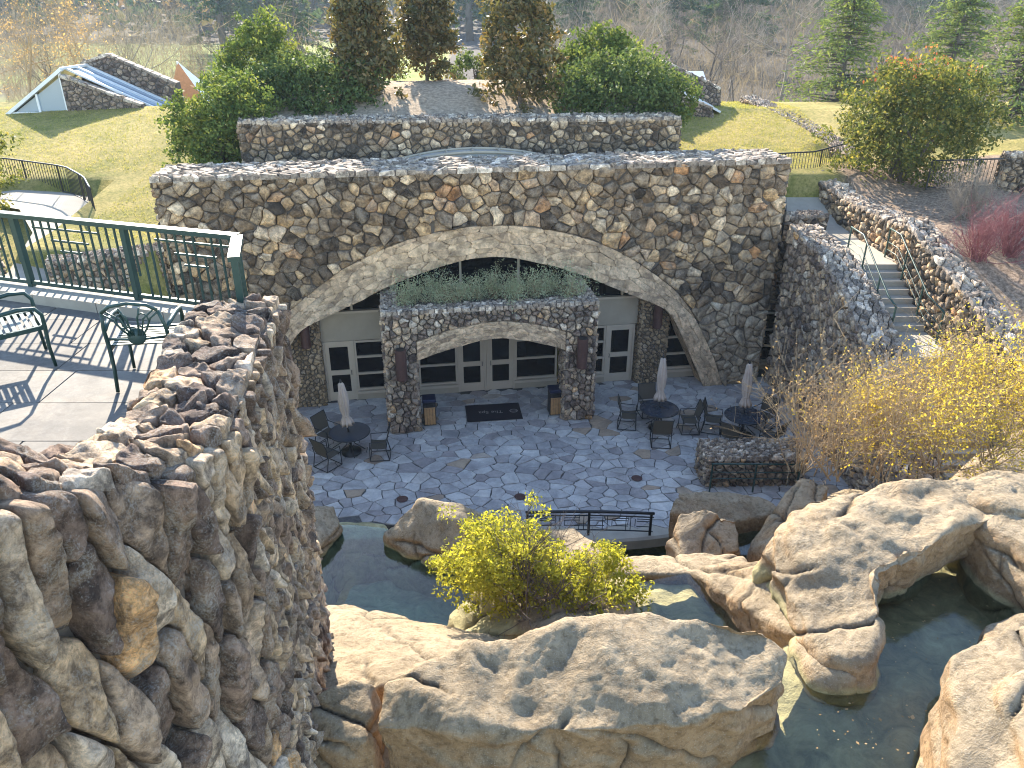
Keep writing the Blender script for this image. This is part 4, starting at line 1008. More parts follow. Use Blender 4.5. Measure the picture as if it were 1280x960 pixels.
rock('split_pool_rock', 'broad pale boulder with tan side at the far edge of the blue pool', [pts([(476, 668, 2.3), (500, 640, 2.75), (525, 622, 3.0), (575, 628, 3.0), (590, 660, 2.9), (555, 705, 2.25), (510, 690, 2.25)], .4, 1.0), pts([(560, 628, 2.95), (640, 648, 2.8), (690, 668, 2.6), (640, 720, 2.4), (560, 700, 2.4)], .3, 1.0)], .04, .08, 6, 6, .06, .05, wet=2.05)
rock('shrub_rock', 'wrinkled pale rock at the foot of the yellow green shrub', [pts([(555, 765, 2.6), (590, 735, 2.9), (680, 725, 3.0), (790, 735, 3.1), (800, 770, 3.2), (690, 790, 3.4), (570, 800, 2.7)], 1.0, 1.05)], .045, .09, 7, 5, .07, .04, wet=3.02)
rock('stream_edge_rock', 'pale rock beside the dark stream right of the shrub', [pts([(665, 658, 2.2), (715, 662, 2.2), (745, 680, 2.3), (805, 722, 2.7), (780, 745, 2.9), (700, 740, 2.8), (650, 700, 2.4)], -.6, 1.0)], .045, .08, 8, 6, .05, .04)
rock('square_stream_rock', 'squarish pale boulder standing beside the bridge railing', [pts([(830, 675, 2.2), (850, 640, 2.65), (880, 634, 2.75), (922, 648, 2.6), (930, 690, 2.2), (850, 700, 2.1)], -.6, .95)], .036, .06, 9, 4, .07, .05)
rock('long_edge_rock', 'low brown rock along the patio edge behind the square boulder', [pts([(835, 640, 1.5), (850, 615, 1.75), (890, 612, 1.7), (960, 622, 1.45), (985, 640, 1.3), (900, 655, 1.3)], -.8, 1.0)], .045, .07, 10, 5, .05, .04)
rock('brush_foot_rock', 'pale rock at the foot of the bare brush beside the inner pool', [pts([(935, 690, 1.9), (965, 640, 2.6), (1000, 600, 3.1), (1040, 605, 3.2), (1010, 660, 2.8), (985, 700, 2.4)], -.6, 1.0)], .045, .08, 11, 5, .06, .04)
rock('arch_boulder', 'huge tan boulder bridging the stream with a blunt nose toward the water',
     [pts([(975, 665, 4.5), (1010, 620, 4.75), (1080, 608, 4.9), (1200, 598, 4.9), (1215, 640, 4.95), (1160, 690, 4.9), (1090, 720, 4.8), (1000, 720, 4.5)], 3.6, .8),
      pts([(975, 670, 4.5), (1060, 660, 4.9), (1110, 715, 4.85), (1105, 770, 4.6), (1085, 830, 4.35), (1040, 820, 4.3), (1000, 770, 4.3), (960, 710, 4.3)], 2.6, .85),
      pts([(1150, 610, 4.9), (1200, 597, 4.95), (1290, 600, 5.0), (1330, 625, 5.0), (1240, 650, 4.95), (1170, 668, 4.9)], 4.0, .85),
      pts([(990, 790, 3.9), (1040, 800, 4.15), (1062, 845, 4.12), (1020, 855, 3.95)], 2.6, 1.05),
      pts([(950, 690, 4.2), (990, 660, 4.4), (1040, 700, 4.5), (1000, 760, 4.1)], 1.5, 1.1)], .036, .14, 12, 6, .07, .06, wet=3.92)
rock('cascade_ledge', 'smooth tan ledge sloping between the shallow pool and the huge boulder', [pts([(858, 715, 3.0), (900, 700, 3.25), (980, 690, 3.9), (1010, 740, 4.1), (1000, 800, 3.9), (985, 800, 3.7), (930, 760, 3.3)], 1.5, 1.1), pts([(690, 700, 2.6), (830, 705, 2.9), (930, 690, 3.0), (940, 712, 3.05), (850, 718, 3.0), (700, 715, 2.7)], .2, 1.0)], .04, .08, 13, 6, .05, .04)
rock('right_bank_boulder', 'grey fissured boulder on the right bank of the upper stream', [pts([(1205, 600, 4.9), (1240, 590, 5.0), (1330, 600, 5.1), (1340, 640, 5.1), (1260, 640, 5.0), (1205, 630, 4.8)], 3.2, 1.0), pts([(1210, 645, 4.75), (1300, 650, 5.0), (1360, 720, 5.0), (1290, 748, 4.4), (1240, 720, 4.3)], 3.0, 1.0)], .04, .09, 14, 5, .07, .05, wet=3.92)
rock('corner_boulder', 'pale cream boulder in the corner beside the upper stream', [pts([(1168, 850, 5.0), (1185, 815, 5.3), (1260, 780, 5.5), (1330, 780, 5.6), (1360, 960, 5.4), (1200, 1000, 5.0)], 3.0, .95), pts([(1250, 860, 5.45), (1300, 840, 5.6), (1380, 900, 5.6), (1300, 1000, 5.4)], 3.0, 1.0)], .034, .08, 15, 5, .06, .05)
rock('low_bank_rock', 'brown sloping bank rock under the cream corner boulder', [pts([(1140, 960, 4.1), (1165, 890, 4.2), (1220, 870, 4.3), (1230, 780, 4.2), (1300, 760, 4.3), (1300, 1000, 4.3), (1150, 1010, 4.1)], 2.5, 1.0)], .05, .07, 16, 5, .04, .03, wet=3.92)

# rock bed under everything
cp = np.array([(-2, 3, 2.5), (0, 4.5, 2.6), (3, 4.5, 2.6), (6, 4.5, 3.2), (9, 5, 4.2), (3.2, 6.6, 3.6), (4.2, 7.6, 3.72), (4.0, 6.6, 3.75), (5.3, 8.8, 3.62), (6.2, 8.6, 3.6), (7, 10, 3.5), (5.0, 7.4, 3.68), (8, 12, 3.2), (9.2, 8, 4.3), (10.5, 11, 4.0), (11, 14, 3.4),
               (2.0, 10.6, 2.86), (3.6, 10.3, 2.82), (2.8, 10.0, 2.85), (1.0, 10.5, 2.4), (-2.4, 9.6, 1.7), (-1.9, 10.2, 1.75), (-1.4, 10.6, 1.7), (-1.2, 12.0, 1.25), (-2.4, 12.5, 1.2), (-.6, 11.2, 1.3), (-1.8, 11.6, 1.35), (-2.6, 11.5, 1.4), (-2.2, 10.7, 1.7), (-1.7, 11.0, 1.65), (0, 13, .6), (-3, 14, .6), (-1.8, 13.9, 1.7), (1.5, 13, 0), (2.5, 15.2, -1.2), (4.5, 15, -1.2), (0, 15.6, -1), (-3, 15.6, -1), (6, 15.5, -.9), (8, 15.8, .2), (9.4, 16.5, 1.2), (6, 12.5, 2.2), (7.5, 14, 2.6), (4.5, 12.3, 1.4), (2, 8, 3), (0, 8, 3), (-2, 7.5, 2.5)])
bx_ = np.arange(-3.4, 12.4, .12); by_ = np.arange(2.5, 16.5, .12); X, Y = np.meshgrid(bx_, by_)
d2 = (X[..., None] - cp[:, 0]) ** 2 + (Y[..., None] - cp[:, 1]) ** 2 + .05; wv = d2 ** -1.8; Z = (wv * cp[:, 2]).sum(-1) / wv.sum(-1)
Pq = np.stack([X, Y, Z], -1).reshape(-1, 3); Pq[:, 2] += .10 * fbm(Pq * 1.1, 4) + .06 * pn(Pq * (3, 3, 3))
ny, nx = X.shape; i = np.arange((ny - 1) * (nx - 1)); q0 = (i // (nx - 1)) * nx + i % (nx - 1)
struct(mk('rock_terrain', Pq, np.stack([q0, q0 + 1, q0 + nx + 1, q0 + nx], 1), M['rock'], None, True, tone=np.stack([np.zeros(len(Pq)), (lambda x, y, z: np.where(((x < -.2) & (y > 9.3) & (y < 14.2) & (z < 2.0)) | ((x > 2.6) & (y < 11) & (z < 3.9)) | ((x > -.2) & (x < 5) & (y > 9) & (y < 11.6) & (z < 3.0)) | (z < -.6), .85, 0.0))(Pq[:, 0], Pq[:, 1], Pq[:, 2]), np.zeros(len(Pq))], 1)))

# ------------------------------------------------------------------ water
def water(name, outline, z, mat='water'):
    P = [at(a, b, z=z) for a, b in outline]; n = len(P)
    m = [(p[0], p[1], z) for p in P]
    if sum(m[i - 1][0] * m[i][1] - m[i][0] * m[i - 1][1] for i in range(n)) < 0: m = m[::-1]
    o = mk(name, m, [tuple(range(n))], M[mat]); return struct(o)
water('blue_pool_water', [(360, 700), (360, 664), (400, 657), (440, 656), (480, 660), (560, 690), (640, 740), (600, 810), (470, 815), (380, 800)], 2.05)
water('shallow_pool_water', [(680, 790), (690, 742), (800, 728), (870, 715), (960, 735), (1010, 790), (960, 830), (760, 830)], 3.02, 'shallow')
water('stream_water', [(930, 1010), (960, 850), (1010, 800), (1090, 740), (1130, 690), (1230, 670), (1330, 700), (1380, 780), (1250, 800), (1160, 880), (1130, 1010)], 3.92, 'stream')
water('channel_water', [(560, 720), (600, 640), (840, 655), (990, 640), (1010, 700), (900, 760), (700, 760)], -.75)
water('inner_pool_water', [(900, 690), (920, 660), (985, 650), (1000, 660), (985, 700)], .9)

# ------------------------------------------------------------------ plants
def leaf_verts(P, size, r, asp=.45, droop=0.0, up=0.0, axis=None):
    n = len(P); a = r.normal(size=(n, 3)) if axis is None else axis + r.normal(size=(n, 3)) * .45
    a[:, 2] -= droop; a /= np.linalg.norm(a, axis=1)[:, None]
    q = r.normal(size=(n, 3)); q[:, 2] += up; b = np.cross(a, q); b /= np.maximum(np.linalg.norm(b, axis=1)[:, None], 1e-6)
    s = (size * r.uniform(.65, 1.3, n))[:, None]
    V = np.stack([P + a * s * .5, P + b * s * asp * .5, P - a * s * .5, P - b * s * asp * .5], 1).reshape(-1, 3)
    return V, np.arange(4 * n).reshape(-1, 4)
def leaves(name, P, size, mat, parent, r, tone=None, asp=.45, world=True, **k):
    V, F = leaf_verts(P, size, r, asp, **k); n = len(P)
    t = np.clip(r.beta(2, 2, n) * .75 + (.12 if tone is None else tone), 0, 1)
    T = np.repeat(np.stack([t, r.random(n), r.random(n)], 1), 4, 0)
    return mk(name, V, F, M[mat], parent, False, T, world)
def clumps(r, cen, rad, nc, per, cr, shell=.55, shape=None, zcut=None):
    """leaf positions in clumps filling an uneven crown"""
    d = r.normal(size=(nc, 3)); d /= np.linalg.norm(d, axis=1)[:, None]
    rr = (shell + (1 - shell) * r.random(nc) ** .6) * (1 + .16 * r.normal(size=nc))
    c = d * rr[:, None]
    if shape is not None: c[:, :2] *= shape(c[:, 2])[:, None]
    c = c * rad + cen
    k = per; p = r.normal(size=(nc, k, 3)); p /= np.linalg.norm(p, axis=2)[..., None]; p *= (r.random((nc, k, 1)) ** .45)
    s = cr * r.uniform(.6, 1.35, (nc, 1, 1)); P = c[:, None, :] + p * s * (1, 1, .8)
    tn = np.repeat(r.normal(size=nc) * .12, k)
    P = P.reshape(-1, 3)
    if zcut is not None: m = P[:, 2] > zcut; P = P[m]; tn = tn[m]
    return P, tn + .12
def grow(r, base, h, n0=1, spread=.3, levels=4, kids=(3, 5), r0=.12, gnarl=.18, ratio=.62, upb=.25, first=.35, segs=4):
    """branching skeleton -> list of (pts, radii, level)"""
    out = []; 
    def go(p, d, L, rad, lv):
        pts_ = [p]; rd = [rad]; q = p.copy(); dd = d.copy()
        for k in range(segs):
            dd = dd + r.normal(size=3) * gnarl + np.array((0, 0, upb * .3)); dd /= np.linalg.norm(dd)
            q = q + dd * L / segs; pts_.append(q.copy()); rd.append(rad * (1 - .6 * (k + 1) / segs))
        out.append((pts_, rd, lv))
        if lv < levels:
            for _ in range(r.integers(kids[0], kids[1] + 1)):
                t = r.uniform(first if lv == 0 else .25, 1.0); k = min(int(t * segs), segs - 1); f = t * segs - k
                s = pts_[k] * (1 - f) + pts_[k + 1] * f
                nd_ = dd * .55 + r.normal(size=3) * (.55 + spread * .5); nd_[2] += upb; nd_ /= np.linalg.norm(nd_)
                go(s, nd_, L * ratio * r.uniform(.75, 1.2), max(.004, rd[k] * .58), lv + 1)
    for _ in range(n0):
        d = np.array((0, 0, 1.0)) + r.normal(size=3) * spread * (1 if n0 > 1 else .15); d /= np.linalg.norm(d)
        go(np.array(base, float) + (r.normal(size=3) * .12 * (n0 > 1)) * (1, 1, 0), d, h * r.uniform(.8, 1.1) * (.62 if levels > 1 else 1), r0, 0)
    return out
def twigs(name, sk, mat, parent, world=True, kbig=6):
    VV = []; FF = []; b = 0
    for pts_, rd, lv in sk:
        k = kbig if lv == 0 else (4 if lv == 1 else 3); P = np.array(pts_); n = len(P)
        d = np.gradient(P, axis=0); d /= np.maximum(np.linalg.norm(d, axis=1)[:, None], 1e-6)
        a = np.where(np.abs(d[:, 2:3]) < .9, np.array((0, 0, 1.0)), np.array((1.0, 0, 0))); x = np.cross(d, a); x /= np.linalg.norm(x, axis=1)[:, None]; y = np.cross(d, x)
        th = np.arange(k) * 2 * pi / k; V = P[:, None] + (x[:, None] * np.cos(th)[None, :, None] + y[:, None] * np.sin(th)[None, :, None]) * np.array(rd)[:, None, None]
        VV.append(V.reshape(-1, 3)); i = np.arange((n - 1) * k); q = i // k * k; j = i % k; jn = (j + 1) % k
        FF.append(np.stack([q + j, q + jn, q + k + jn, q + k + j], 1) + b); b += n * k
    return mk(name, np.concatenate(VV), np.concatenate(FF), M[mat], parent, True, None, world)
def tips(sk, lv): return np.array([p for pts_, rd, l in sk if l >= lv for p in pts_[1:]])

def evergreen(name, label, base, cen, rad, mat, n, size, seed, cr=.35, trunk_r=.1, cat='shrub', per=36, asp=.5, group=None, shape=None, shell=.5, up=0., zcut=None, stems=3):
    r = np.random.default_rng(seed); t = thing(name, label, cat, base, 0, group)
    cen = np.array(cen, float); rad = np.array(rad, float)
    P, tn = clumps(r, cen, rad, n // per, per, cr, shell, shape, zcut)
    leaves('crown', P, size, mat, t, r, tn, asp, up=up)
    sk = grow(r, base, (cen[2] + rad[2] * .7 - base[2]), stems, .25, 2, (3, 5), trunk_r, .12, .5)
    twigs('trunk', sk, 'bark', t); return t
oval = lambda z: np.sqrt(np.clip(1.15 - .35 * z, .3, 1.4))
egg = lambda z: np.clip(1.05 - .45 * z, .35, 1.3)
evergreen('laurel_shrub', 'broad rounded glossy green shrub above the left end of the planter wall', (-7.6, 30.6, 8.6), (-7.5, 30.4, 9.25), (2.5, 1.6, 1.5), 'l_laurel', 17000, .17, 201, .38)
evergreen('juniper_shrub', 'dark spreading evergreen hugging the left end of the planter wall', (-10.0, 27.9, 6.4), (-9.9, 27.9, 8.25), (1.85, 1.5, 2.0), 'l_juniper', 20000, .15, 202, .32)
evergreen('juniper_shrub', 'upright olive green juniper rising behind the left laurel', (-9.9, 32.6, 8.0), (-9.8, 32.6, 9.9), (1.9, 1.5, 2.05), 'l_juniper', 14000, .16, 203, .34, shape=egg)
evergreen('laurel_shrub', 'rounded dark green shrub above the right end of the planter wall', (3.9, 31.0, 8.6), (3.9, 30.8, 9.2), (2.45, 1.6, 1.45), 'l_laurel', 17000, .16, 204, .36)
evergreen('juniper_shrub', 'yellowish juniper behind the right laurel', (3.9, 33.8, 9.0), (3.6, 33.8, 10.2), (2.2, 1.3, 1.35), 'l_juniper', 11000, .16, 205, .32, shape=egg)
evergreen('juniper_shrub', 'small juniper at the far right corner of the planter wall', (6.3, 31.5, 8.0), (6.2, 31.4, 9.0), (.95, .9, .9), 'l_juniper', 2600, .15, 206, .28)
evergreen('laurel_shrub', 'dark low shrub between the bronze trees', (-1.6, 37.2, 8.9), (-1.6, 37.2, 9.6), (1.4, 1.0, 1.0), 'l_laurel', 2600, .17, 207, .3)
evergreen('laurel_shrub', 'low dark shrub behind the left bronze tree', (-6.5, 35.5, 8.9), (-6.0, 35.5, 9.5), (1.8, 1.0, 1.0), 'l_laurel', 2600, .17, 217, .3)
for k, (lab, b_, c_, r_) in enumerate((('tall bronze leaved tree on the left of the mulch bed', (-5.6, 31.0, 8.9), (-5.5, 31, 11.1), (1.2, 1.15, 2.7)), ('bronze leaved tree with bare trunk foot in the middle of the mulch bed', (-3.55, 34.4, 9.4), (-3.5, 34.4, 11.9), (1.05, 1.0, 2.4)), ('tall bronze leaved tree on the right of the mulch bed', (.3, 30.8, 8.9), (.3, 30.8, 11.2), (1.4, 1.3, 2.8)))):
    evergreen('magnolia_tree', lab, b_, c_, r_, 'l_magnolia', 9500, .21, 210 + k, .34, .09, 'tree', 26, .5, 'bronze trees in the mulch bed', egg, .35, stems=1)
evergreen('lawn_shrub', 'loose green shrub beside the curving walkway fence', (-18.2, 25.4, 5.7), (-18.0, 25.4, 7.7), (1.6, 1.3, 1.8), 'l_holly', 6000, .14, 221, .34)
evergreen('holly_tree', 'big bushy olive green tree on the garden bank above the path', (14.5, 29.2, 6.3), (14.6, 29.2, 8.55), (2.6, 2.0, 2.2), 'l_holly', 22000, .15, 222, .42, .12, 'tree', shape=oval, shell=.35)
evergreen('red_tipped_shrub', 'thin shrub with red leaves behind the big bushy tree', (15.6, 31.6, 6.5), (15.6, 31.6, 10.0), (2.2, 1.0, .9), 'l_red', 500, .14, 223, .3, .05, per=10)

def conifer(label, base, h, rad, seed, mat='l_hemlock', n=9, size=.30, name='hemlock_tree', group='conifers beyond the lawn', crown0=.12, dens=1.0):
    r = np.random.default_rng(seed); t = thing(name, label, 'tree', base, 0, group); base = np.array(base, float)
    MB().tube([base + (0.02 * h * sin(k * 2) * .3, 0, h * k / 6) for k in range(7)], [max(.02, .028 * h * (1 - k / 6.3)) for k in range(7)], 8).build('trunk', M['bark'], t, True)
    P = []; A = []; br_ = []
    for k in range(int(h * n * dens)):
        f = crown0 + (1 - crown0) * r.random() ** .85; L = rad * (1 - f) ** .6 * r.uniform(.35, 1.2) + .12; a = r.uniform(0, 2 * pi)
        d = np.array((cos(a), sin(a), r.uniform(-.05, .25))); s = base + (0, 0, f * h); m = int(8 + L * 11)
        u = r.random(m) ** .6; q = s + d * (u * L)[:, None]; q[:, 2] -= .22 * L * u ** 2; q = q + r.normal(size=(m, 3)) * .12 * (1, 1, .6) * (.5 + L * .35)
        P.append(q); A.append(np.tile(d * (1, 1, .2), (m, 1)) + r.normal(size=(m, 3)) * .5)
        br_.append(([s, s + d * L * .5 - (0, 0, .05 * L), s + d * L * .95 - (0, 0, .2 * L)], [.02 + .012 * L, .015, .005], 2))
    P = np.concatenate(P); A = np.concatenate(A); twigs('branches', br_, 'bark', t)
    leaves('crown', P, size, mat, t, r, None, .28, axis=A); return t
conifer('feathery grey green conifer standing beyond the right lawn edging', (17.6, 44, 5.2), 8.6, 4.3, 301, n=34, size=.27)
conifer('tall feathery conifer behind the garden retaining wall', (22.6, 36.5, 5.4), 8.2, 4.2, 302, n=36, size=.26)
conifer('slender conifer right behind the red tipped shrub', (27.5, 52, 4.0), 10.5, 4.2, 303, n=28, size=.32)
conifer('dark pine rising behind the right skylight', (28.0, 150, 3.5), 22, 7, 304, 'l_pine', 7, 1.0, 'pine_tree', 'pines in the valley')
conifer('hazy pine behind the upright juniper', (-32, 125, 2.5), 18, 5.5, 305, 'l_pine', 7, .7, 'pine_tree', 'pines in the valley')
def bare(label, base, h, seed, mat='pale_bark', r0=.13, name='bare_tree', n0=1, levels=4, leaf=None, nl=0, group='bare trees in the valley', cat='tree', spread=.35, kids=(4, 6), ls=.09, up=.3, gn=.14):
    r = np.random.default_rng(seed); t = thing(name, label, cat, base, 0, group)
    sk = grow(r, base, h, n0, spread, levels, kids, r0, gn, .6, up, .3)
    twigs('trunk' if cat == 'tree' else 'stems', sk, mat, t)
    if leaf:
        T = tips(sk, levels - 1); T = T[r.integers(0, len(T), nl)] + r.normal(size=(nl, 3)) * .06
        leaves('foliage', T, ls, leaf, t, r)
    return t
protos = [bare('leafless grey tree in the valley beyond the lawn', (-30, 62, 1.9), 11, 401, 'pale_bark', .15, spread=.4), bare('leafless grey tree in the valley beyond the lawn', (-19.5, 58, 2.6), 12, 402, 'bark', .12, kids=(4, 5)), bare('leafless tan tree in the valley beyond the lawn', (-24.5, 47, 4.5), 8, 403, 'tan_bark', .10, leaf='l_tan', nl=900, ls=.13)]
protos[2]['label'] = 'thin tan tree with dry leaves left of the left skylight'
r = np.random.default_rng(9)
spots = [(-38, 66), (-34, 75), (-27, 70), (-24, 66), (-16.5, 62), (-14, 68), (-22, 85), (-46, 80), (-42, 62), (-12.5, 74)]
while len(spots) < 125:
    y = r.uniform(56, 215); x = r.uniform(.02, .72) * y
    if min((x - a) ** 2 + (y - b2) ** 2 for a, b2 in spots) > 16: spots.append((x, y))
where = lambda x, y: ('left of the lawn tent' if x < -20 else 'behind the bronze trees' if x < 2 else 'behind the right skylight' if x < .28 * y else 'behind the feathery conifers') + (', close to the lawn' if y < 72 else ', among the valley woods' if y < 130 else ', at the foot of the far hill')
for o in protos[:2]: o['label'] = 'leafless grey tree ' + where(o.location.x, o.location.y)
for k, (x, y) in enumerate(spots):
    o = protos[1 if k < 10 else k % 2]; s_ = r.uniform(.7, 1.1) * (1 + max(0, y - 90) / 300); z = float(ground_z(x, y)) - .1
    dup(o, (x, y, z), r.uniform(0, 6.28), 'leafless grey tree ' + where(x, y), (s_, s_, s_))
for k, (x, y) in enumerate([(-29, 49), (-33, 52), (-27, 53)]): dup(protos[2], (x, y, float(ground_z(x, y)) - .1), 1.7 * k + 1, 'thin tan tree with dry leaves left of the left skylight', r.uniform(.8, 1.1))
pine = bpy.data.objects.get('pine_tree')
for k, (x, y, s_, lab) in enumerate(((-60, 205, 1.6, 'hazy pine across the meadow left of the bronze trees'), (-42, 235, 1.9, 'tall hazy pine across the meadow'), (-20, 230, 1.8, 'hazy pine seen between the bronze trees'), (-10, 200, 1.6, 'hazy pine behind the middle bronze tree'), (55, 180, 1.6, 'hazy pine among the bare trees behind the feathery conifer'), (80, 190, 1.7, 'broad hazy pine on the rising woods'), (95, 215, 1.8, 'tall hazy pine near the white house'), (42, 210, 1.7, 'hazy pine deep in the valley woods'), (-60, 175, 1.4, 'hazy pine at the meadow end'))):
    dup(pine, (x, y, float(ground_z(x, y)) - .2), k * 1.3, lab, s_)
for k in range(16):
    y = 130 + 100 * r.random(); x = (.06 + .04 * k + .02 * r.random()) * y; near_ = min(((x - q.location.x) ** 2 + (y - q.location.y) ** 2) for q in bpy.data.objects if q.name.startswith('pine_tree'))
    if near_ > 60: dup(pine, (x, y, float(ground_z(x, y)) - .2), k * 2.1, 'hazy pine among the valley woods', r.uniform(.7, 1.1))
# wooded hillside: distant crowns as one mass
r = np.random.default_rng(11); PP = []; TT = []; PC = []
for k in range(1500):
    y = 225 + 260 * r.random() ** 1.2; x = r.uniform(-.85, .85) * y
    z = float(ground_z(x, y)); h = r.uniform(9, 17); con = r.random() < .3; m = 38
    p = r.normal(size=(m, 3)); p /= np.linalg.norm(p, axis=1)[:, None]; p *= r.random((m, 1)) ** .4
    w = (1 - p[:, 2] * .5) if con else np.ones(m)
    p = p * (h * .30, h * .30, h * .5) * np.stack([w, w, np.ones(m)], 1) + (x, y, z + h * .55)
    (PC if con else PP).append(p); 
    if not con: TT += [r.normal() * .25] * m
stuff(leaves('far_woods', np.concatenate(PP), 2.6, 'l_forest', None, r, np.array(TT) + .1, .7)); bpy.data.objects['far_woods']['label'] = 'hazy leafless woods covering the far hillside'; bpy.data.objects['far_woods']['category'] = 'woods'
stuff(leaves('far_pine_woods', np.concatenate(PC), 2.6, 'l_pine', None, r, None, .6)); bpy.data.objects['far_pine_woods']['label'] = 'hazy green pines scattered over the far hillside'; bpy.data.objects['far_pine_woods']['category'] = 'woods'

# grey brush filling the valley floor
n = 60000; y = 62 + 170 * r.random(n) ** .9; x = (.0 + .8 * r.random(n)) * y - 3; z = ground_z(x, y) + r.random(n) ** 1.6 * (3 + y * .03)
o = leaves('valley_brush', np.stack([x, y, z], 1), 2.0, 'l_twig', None, r, None, .018, axis=np.tile((0, 0, 1.3), (n, 1))); stuff(o); o['label'] = 'grey leafless brush filling the valley floor'; o['category'] = 'brush'
n = 22000; y = 66 + 150 * r.random(n) ** .9; x = -.62 * y + r.random(n) * (.25 * y); z = ground_z(x, y) + r.random(n) ** 1.6 * (3 + y * .03)
o = leaves('valley_brush', np.stack([x, y, z], 1), 2.0, 'l_twig', None, r, None, .018, axis=np.tile((0, 0, 1.3), (n, 1))); stuff(o); o['label'] = 'grey leafless brush beyond the left skylight'; o['category'] = 'brush'
CR = []
for (x, y) in spots:
    m = 300; h = 9 * (1 + max(0, y - 90) / 300); p = r.normal(size=(m, 3)); p /= np.linalg.norm(p, axis=1)[:, None]; p *= r.random((m, 1)) ** .5
    CR.append(p * (h * .36, h * .36, h * .42) + (x, y, float(ground_z(x, y)) + h * .62))
CR = np.concatenate(CR); o = leaves('twig_canopy', CR, 1.5, 'l_twig', None, r, None, .02, axis=np.tile((0, 0, .5), (len(CR), 1))); stuff(o); o['label'] = 'fine grey twig canopy of the leafless valley trees'; o['category'] = 'twigs'
# short turf on the roof lawns
n = 60000; x = np.concatenate([r.uniform(-24, -8.5, n // 2), r.uniform(5.5, 13.5, n // 2)]); y = r.uniform(23, 42, n); z = ground_z(x, y)
k_ = (z > 5.4) & ~((x > 9.4) & (y < 30)) & ~((x < -13.6) & (y < 29.2)); P_ = np.stack([x, y, z + .025], 1)[k_]
o = leaves('lawn_grass', P_, .10, 'l_grass', None, r, .25 * pn(P_ * (.5, .5, 0) + 3) + .12, .16, axis=np.tile((0, 0, .9), (len(P_), 1))); stuff(o); o['label'] = 'short yellowing grass on the roof lawns'; o['category'] = 'grass'
# shrubs near the pools and on the garden bank
def shrub(name, label, base, h, seed, mat, leaf, nl, ls, n0=14, spread=.45, r0=.02, levels=2, kids=(3, 5), group=None, cat='shrub', lv=1, sc=.1, asp=.5, up=.25):
    r = np.random.default_rng(seed); t = thing(name, label, cat, base, 0, group)
    sk = grow(r, base, h, n0, spread, levels, kids, r0, .10, .55, up, .3)
    twigs('stems', sk, mat, t, kbig=5)
    if leaf and nl:
        T = tips(sk, lv); T = T[r.integers(0, len(T), nl)] + r.normal(size=(nl, 3)) * sc
        leaves('foliage', T, ls, leaf, t, r, None, asp)
    return t
r = np.random.default_rng(501); t = thing('poolside_shrub', 'full yellow green mounded shrub growing from the rock between the two pools', 'shrub', at(655, 770, z=2.9))
c1 = at(628, 702, D=10.5); c2 = at(738, 728, D=10.5)
P1, t1 = clumps(r, c1, (1.05, .85, .88), 230, 60, .21, .3); P2, t2 = clumps(r, c2, (.95, .75, .52), 160, 60, .19, .3)
leaves('foliage', np.concatenate([P1, P2]), .072, 'l_willow', t, r, np.concatenate([t1, t2 - .05]), .5)
twigs('stems', grow(r, at(650, 770, z=2.9), 2.3, 14, .34, 2, (4, 6), .022, .1, .5) + grow(r, at(720, 765, z=3.05), 1.5, 10, .6, 2, (4, 6), .018, .1, .5), 'bark', t, kbig=5)
for k, (px, py, z, h, lab) in enumerate(((1040, 596, 3.1, 3.7, 'bare tan brush with a few dry leaves beside the patio block'), (1095, 600, 3.3, 3.6, 'bare tan brush above the huge boulder'), (1000, 590, 2.6, 2.6, 'thin bare brush nearest the patio block'), (1150, 560, 3.6, 3.2, 'bare tan brush below the stair wall'))):
    shrub('bare_brush', lab, at(px, py, z=z), h, 510 + k, 'tan_bark', 'l_tan', 420, .06, 15, .38, .014, 2, (4, 7), 'bare brush behind the boulders', lv=2, sc=.02)
for k, (px, py, z, h, lab) in enumerate(((1160, 590, 3.6, 2.9, 'yellow leaved shrub among the bare brush above the huge boulder'), (1235, 580, 3.9, 3.0, 'big yellow orange shrub above the fissured boulder'), (1090, 560, 3.3, 2.6, 'small yellow shrub inside the bare brush'), (1285, 540, 4.2, 3.0, 'orange yellow shrub below the garden end wall'), (1190, 510, 4.1, 2.1, 'yellow shrub at the foot of the garden end wall'))):
    shrub('yellow_shrub', lab, at(px, py, z=z), h, 530 + k, 'tan_bark', 'l_yellow', 2900, .07, 18, .5, .014, 2, (5, 7), 'yellow shrubs behind the boulders', sc=.12)
for k, (x, y, h, lab) in enumerate(((13.5, 21.6, 1.9, 'dark red twig shrub nearest the sunlit stair wall'), (14.6, 22.0, 2.2, 'tall dark red twig shrub on the garden bank'), (15.0, 19.9, 1.9, 'dark red twig shrub in front of the garden end wall'), (16.4, 21.2, 2.2, 'dark red twig shrub furthest along the garden bank'))):
    shrub('red_twig_shrub', lab, (x, y, float(ground_z(x, y)) - .05), h, 550 + k, 'red_bark', None, 0, 0, 60, .42, .013, 2, (2, 4), 'red twig shrubs on the garden bank', up=.35)
shrub('grey_bare_shrub', 'twiggy silver grey leafless shrub beside the big bushy tree', (14.6, 24.6, 6.1), 2.0, 560, 'pale_bark', None, 0, 0, 40, .45, .014, 2, (4, 6), up=.3)
for k, u in enumerate(np.linspace(-3.25, 1.75, 9)):
    shrub('lavender_plant', 'grey green bushy plant in the planter on top of the portico' + ('' if 0 < k < 8 else ', by the left pier' if k == 0 else ', by the right pier'), U(u, -.9 + .25 * sin(k * 2.1), 3.97), .75 + .12 * sin(k * 3.3), 570 + k, 'tan_bark', 'l_lavender', 2000, .07, 18, .6, .008, 1, (3, 5), 'planter plants on the portico', 'plant', 0, .08, .3)

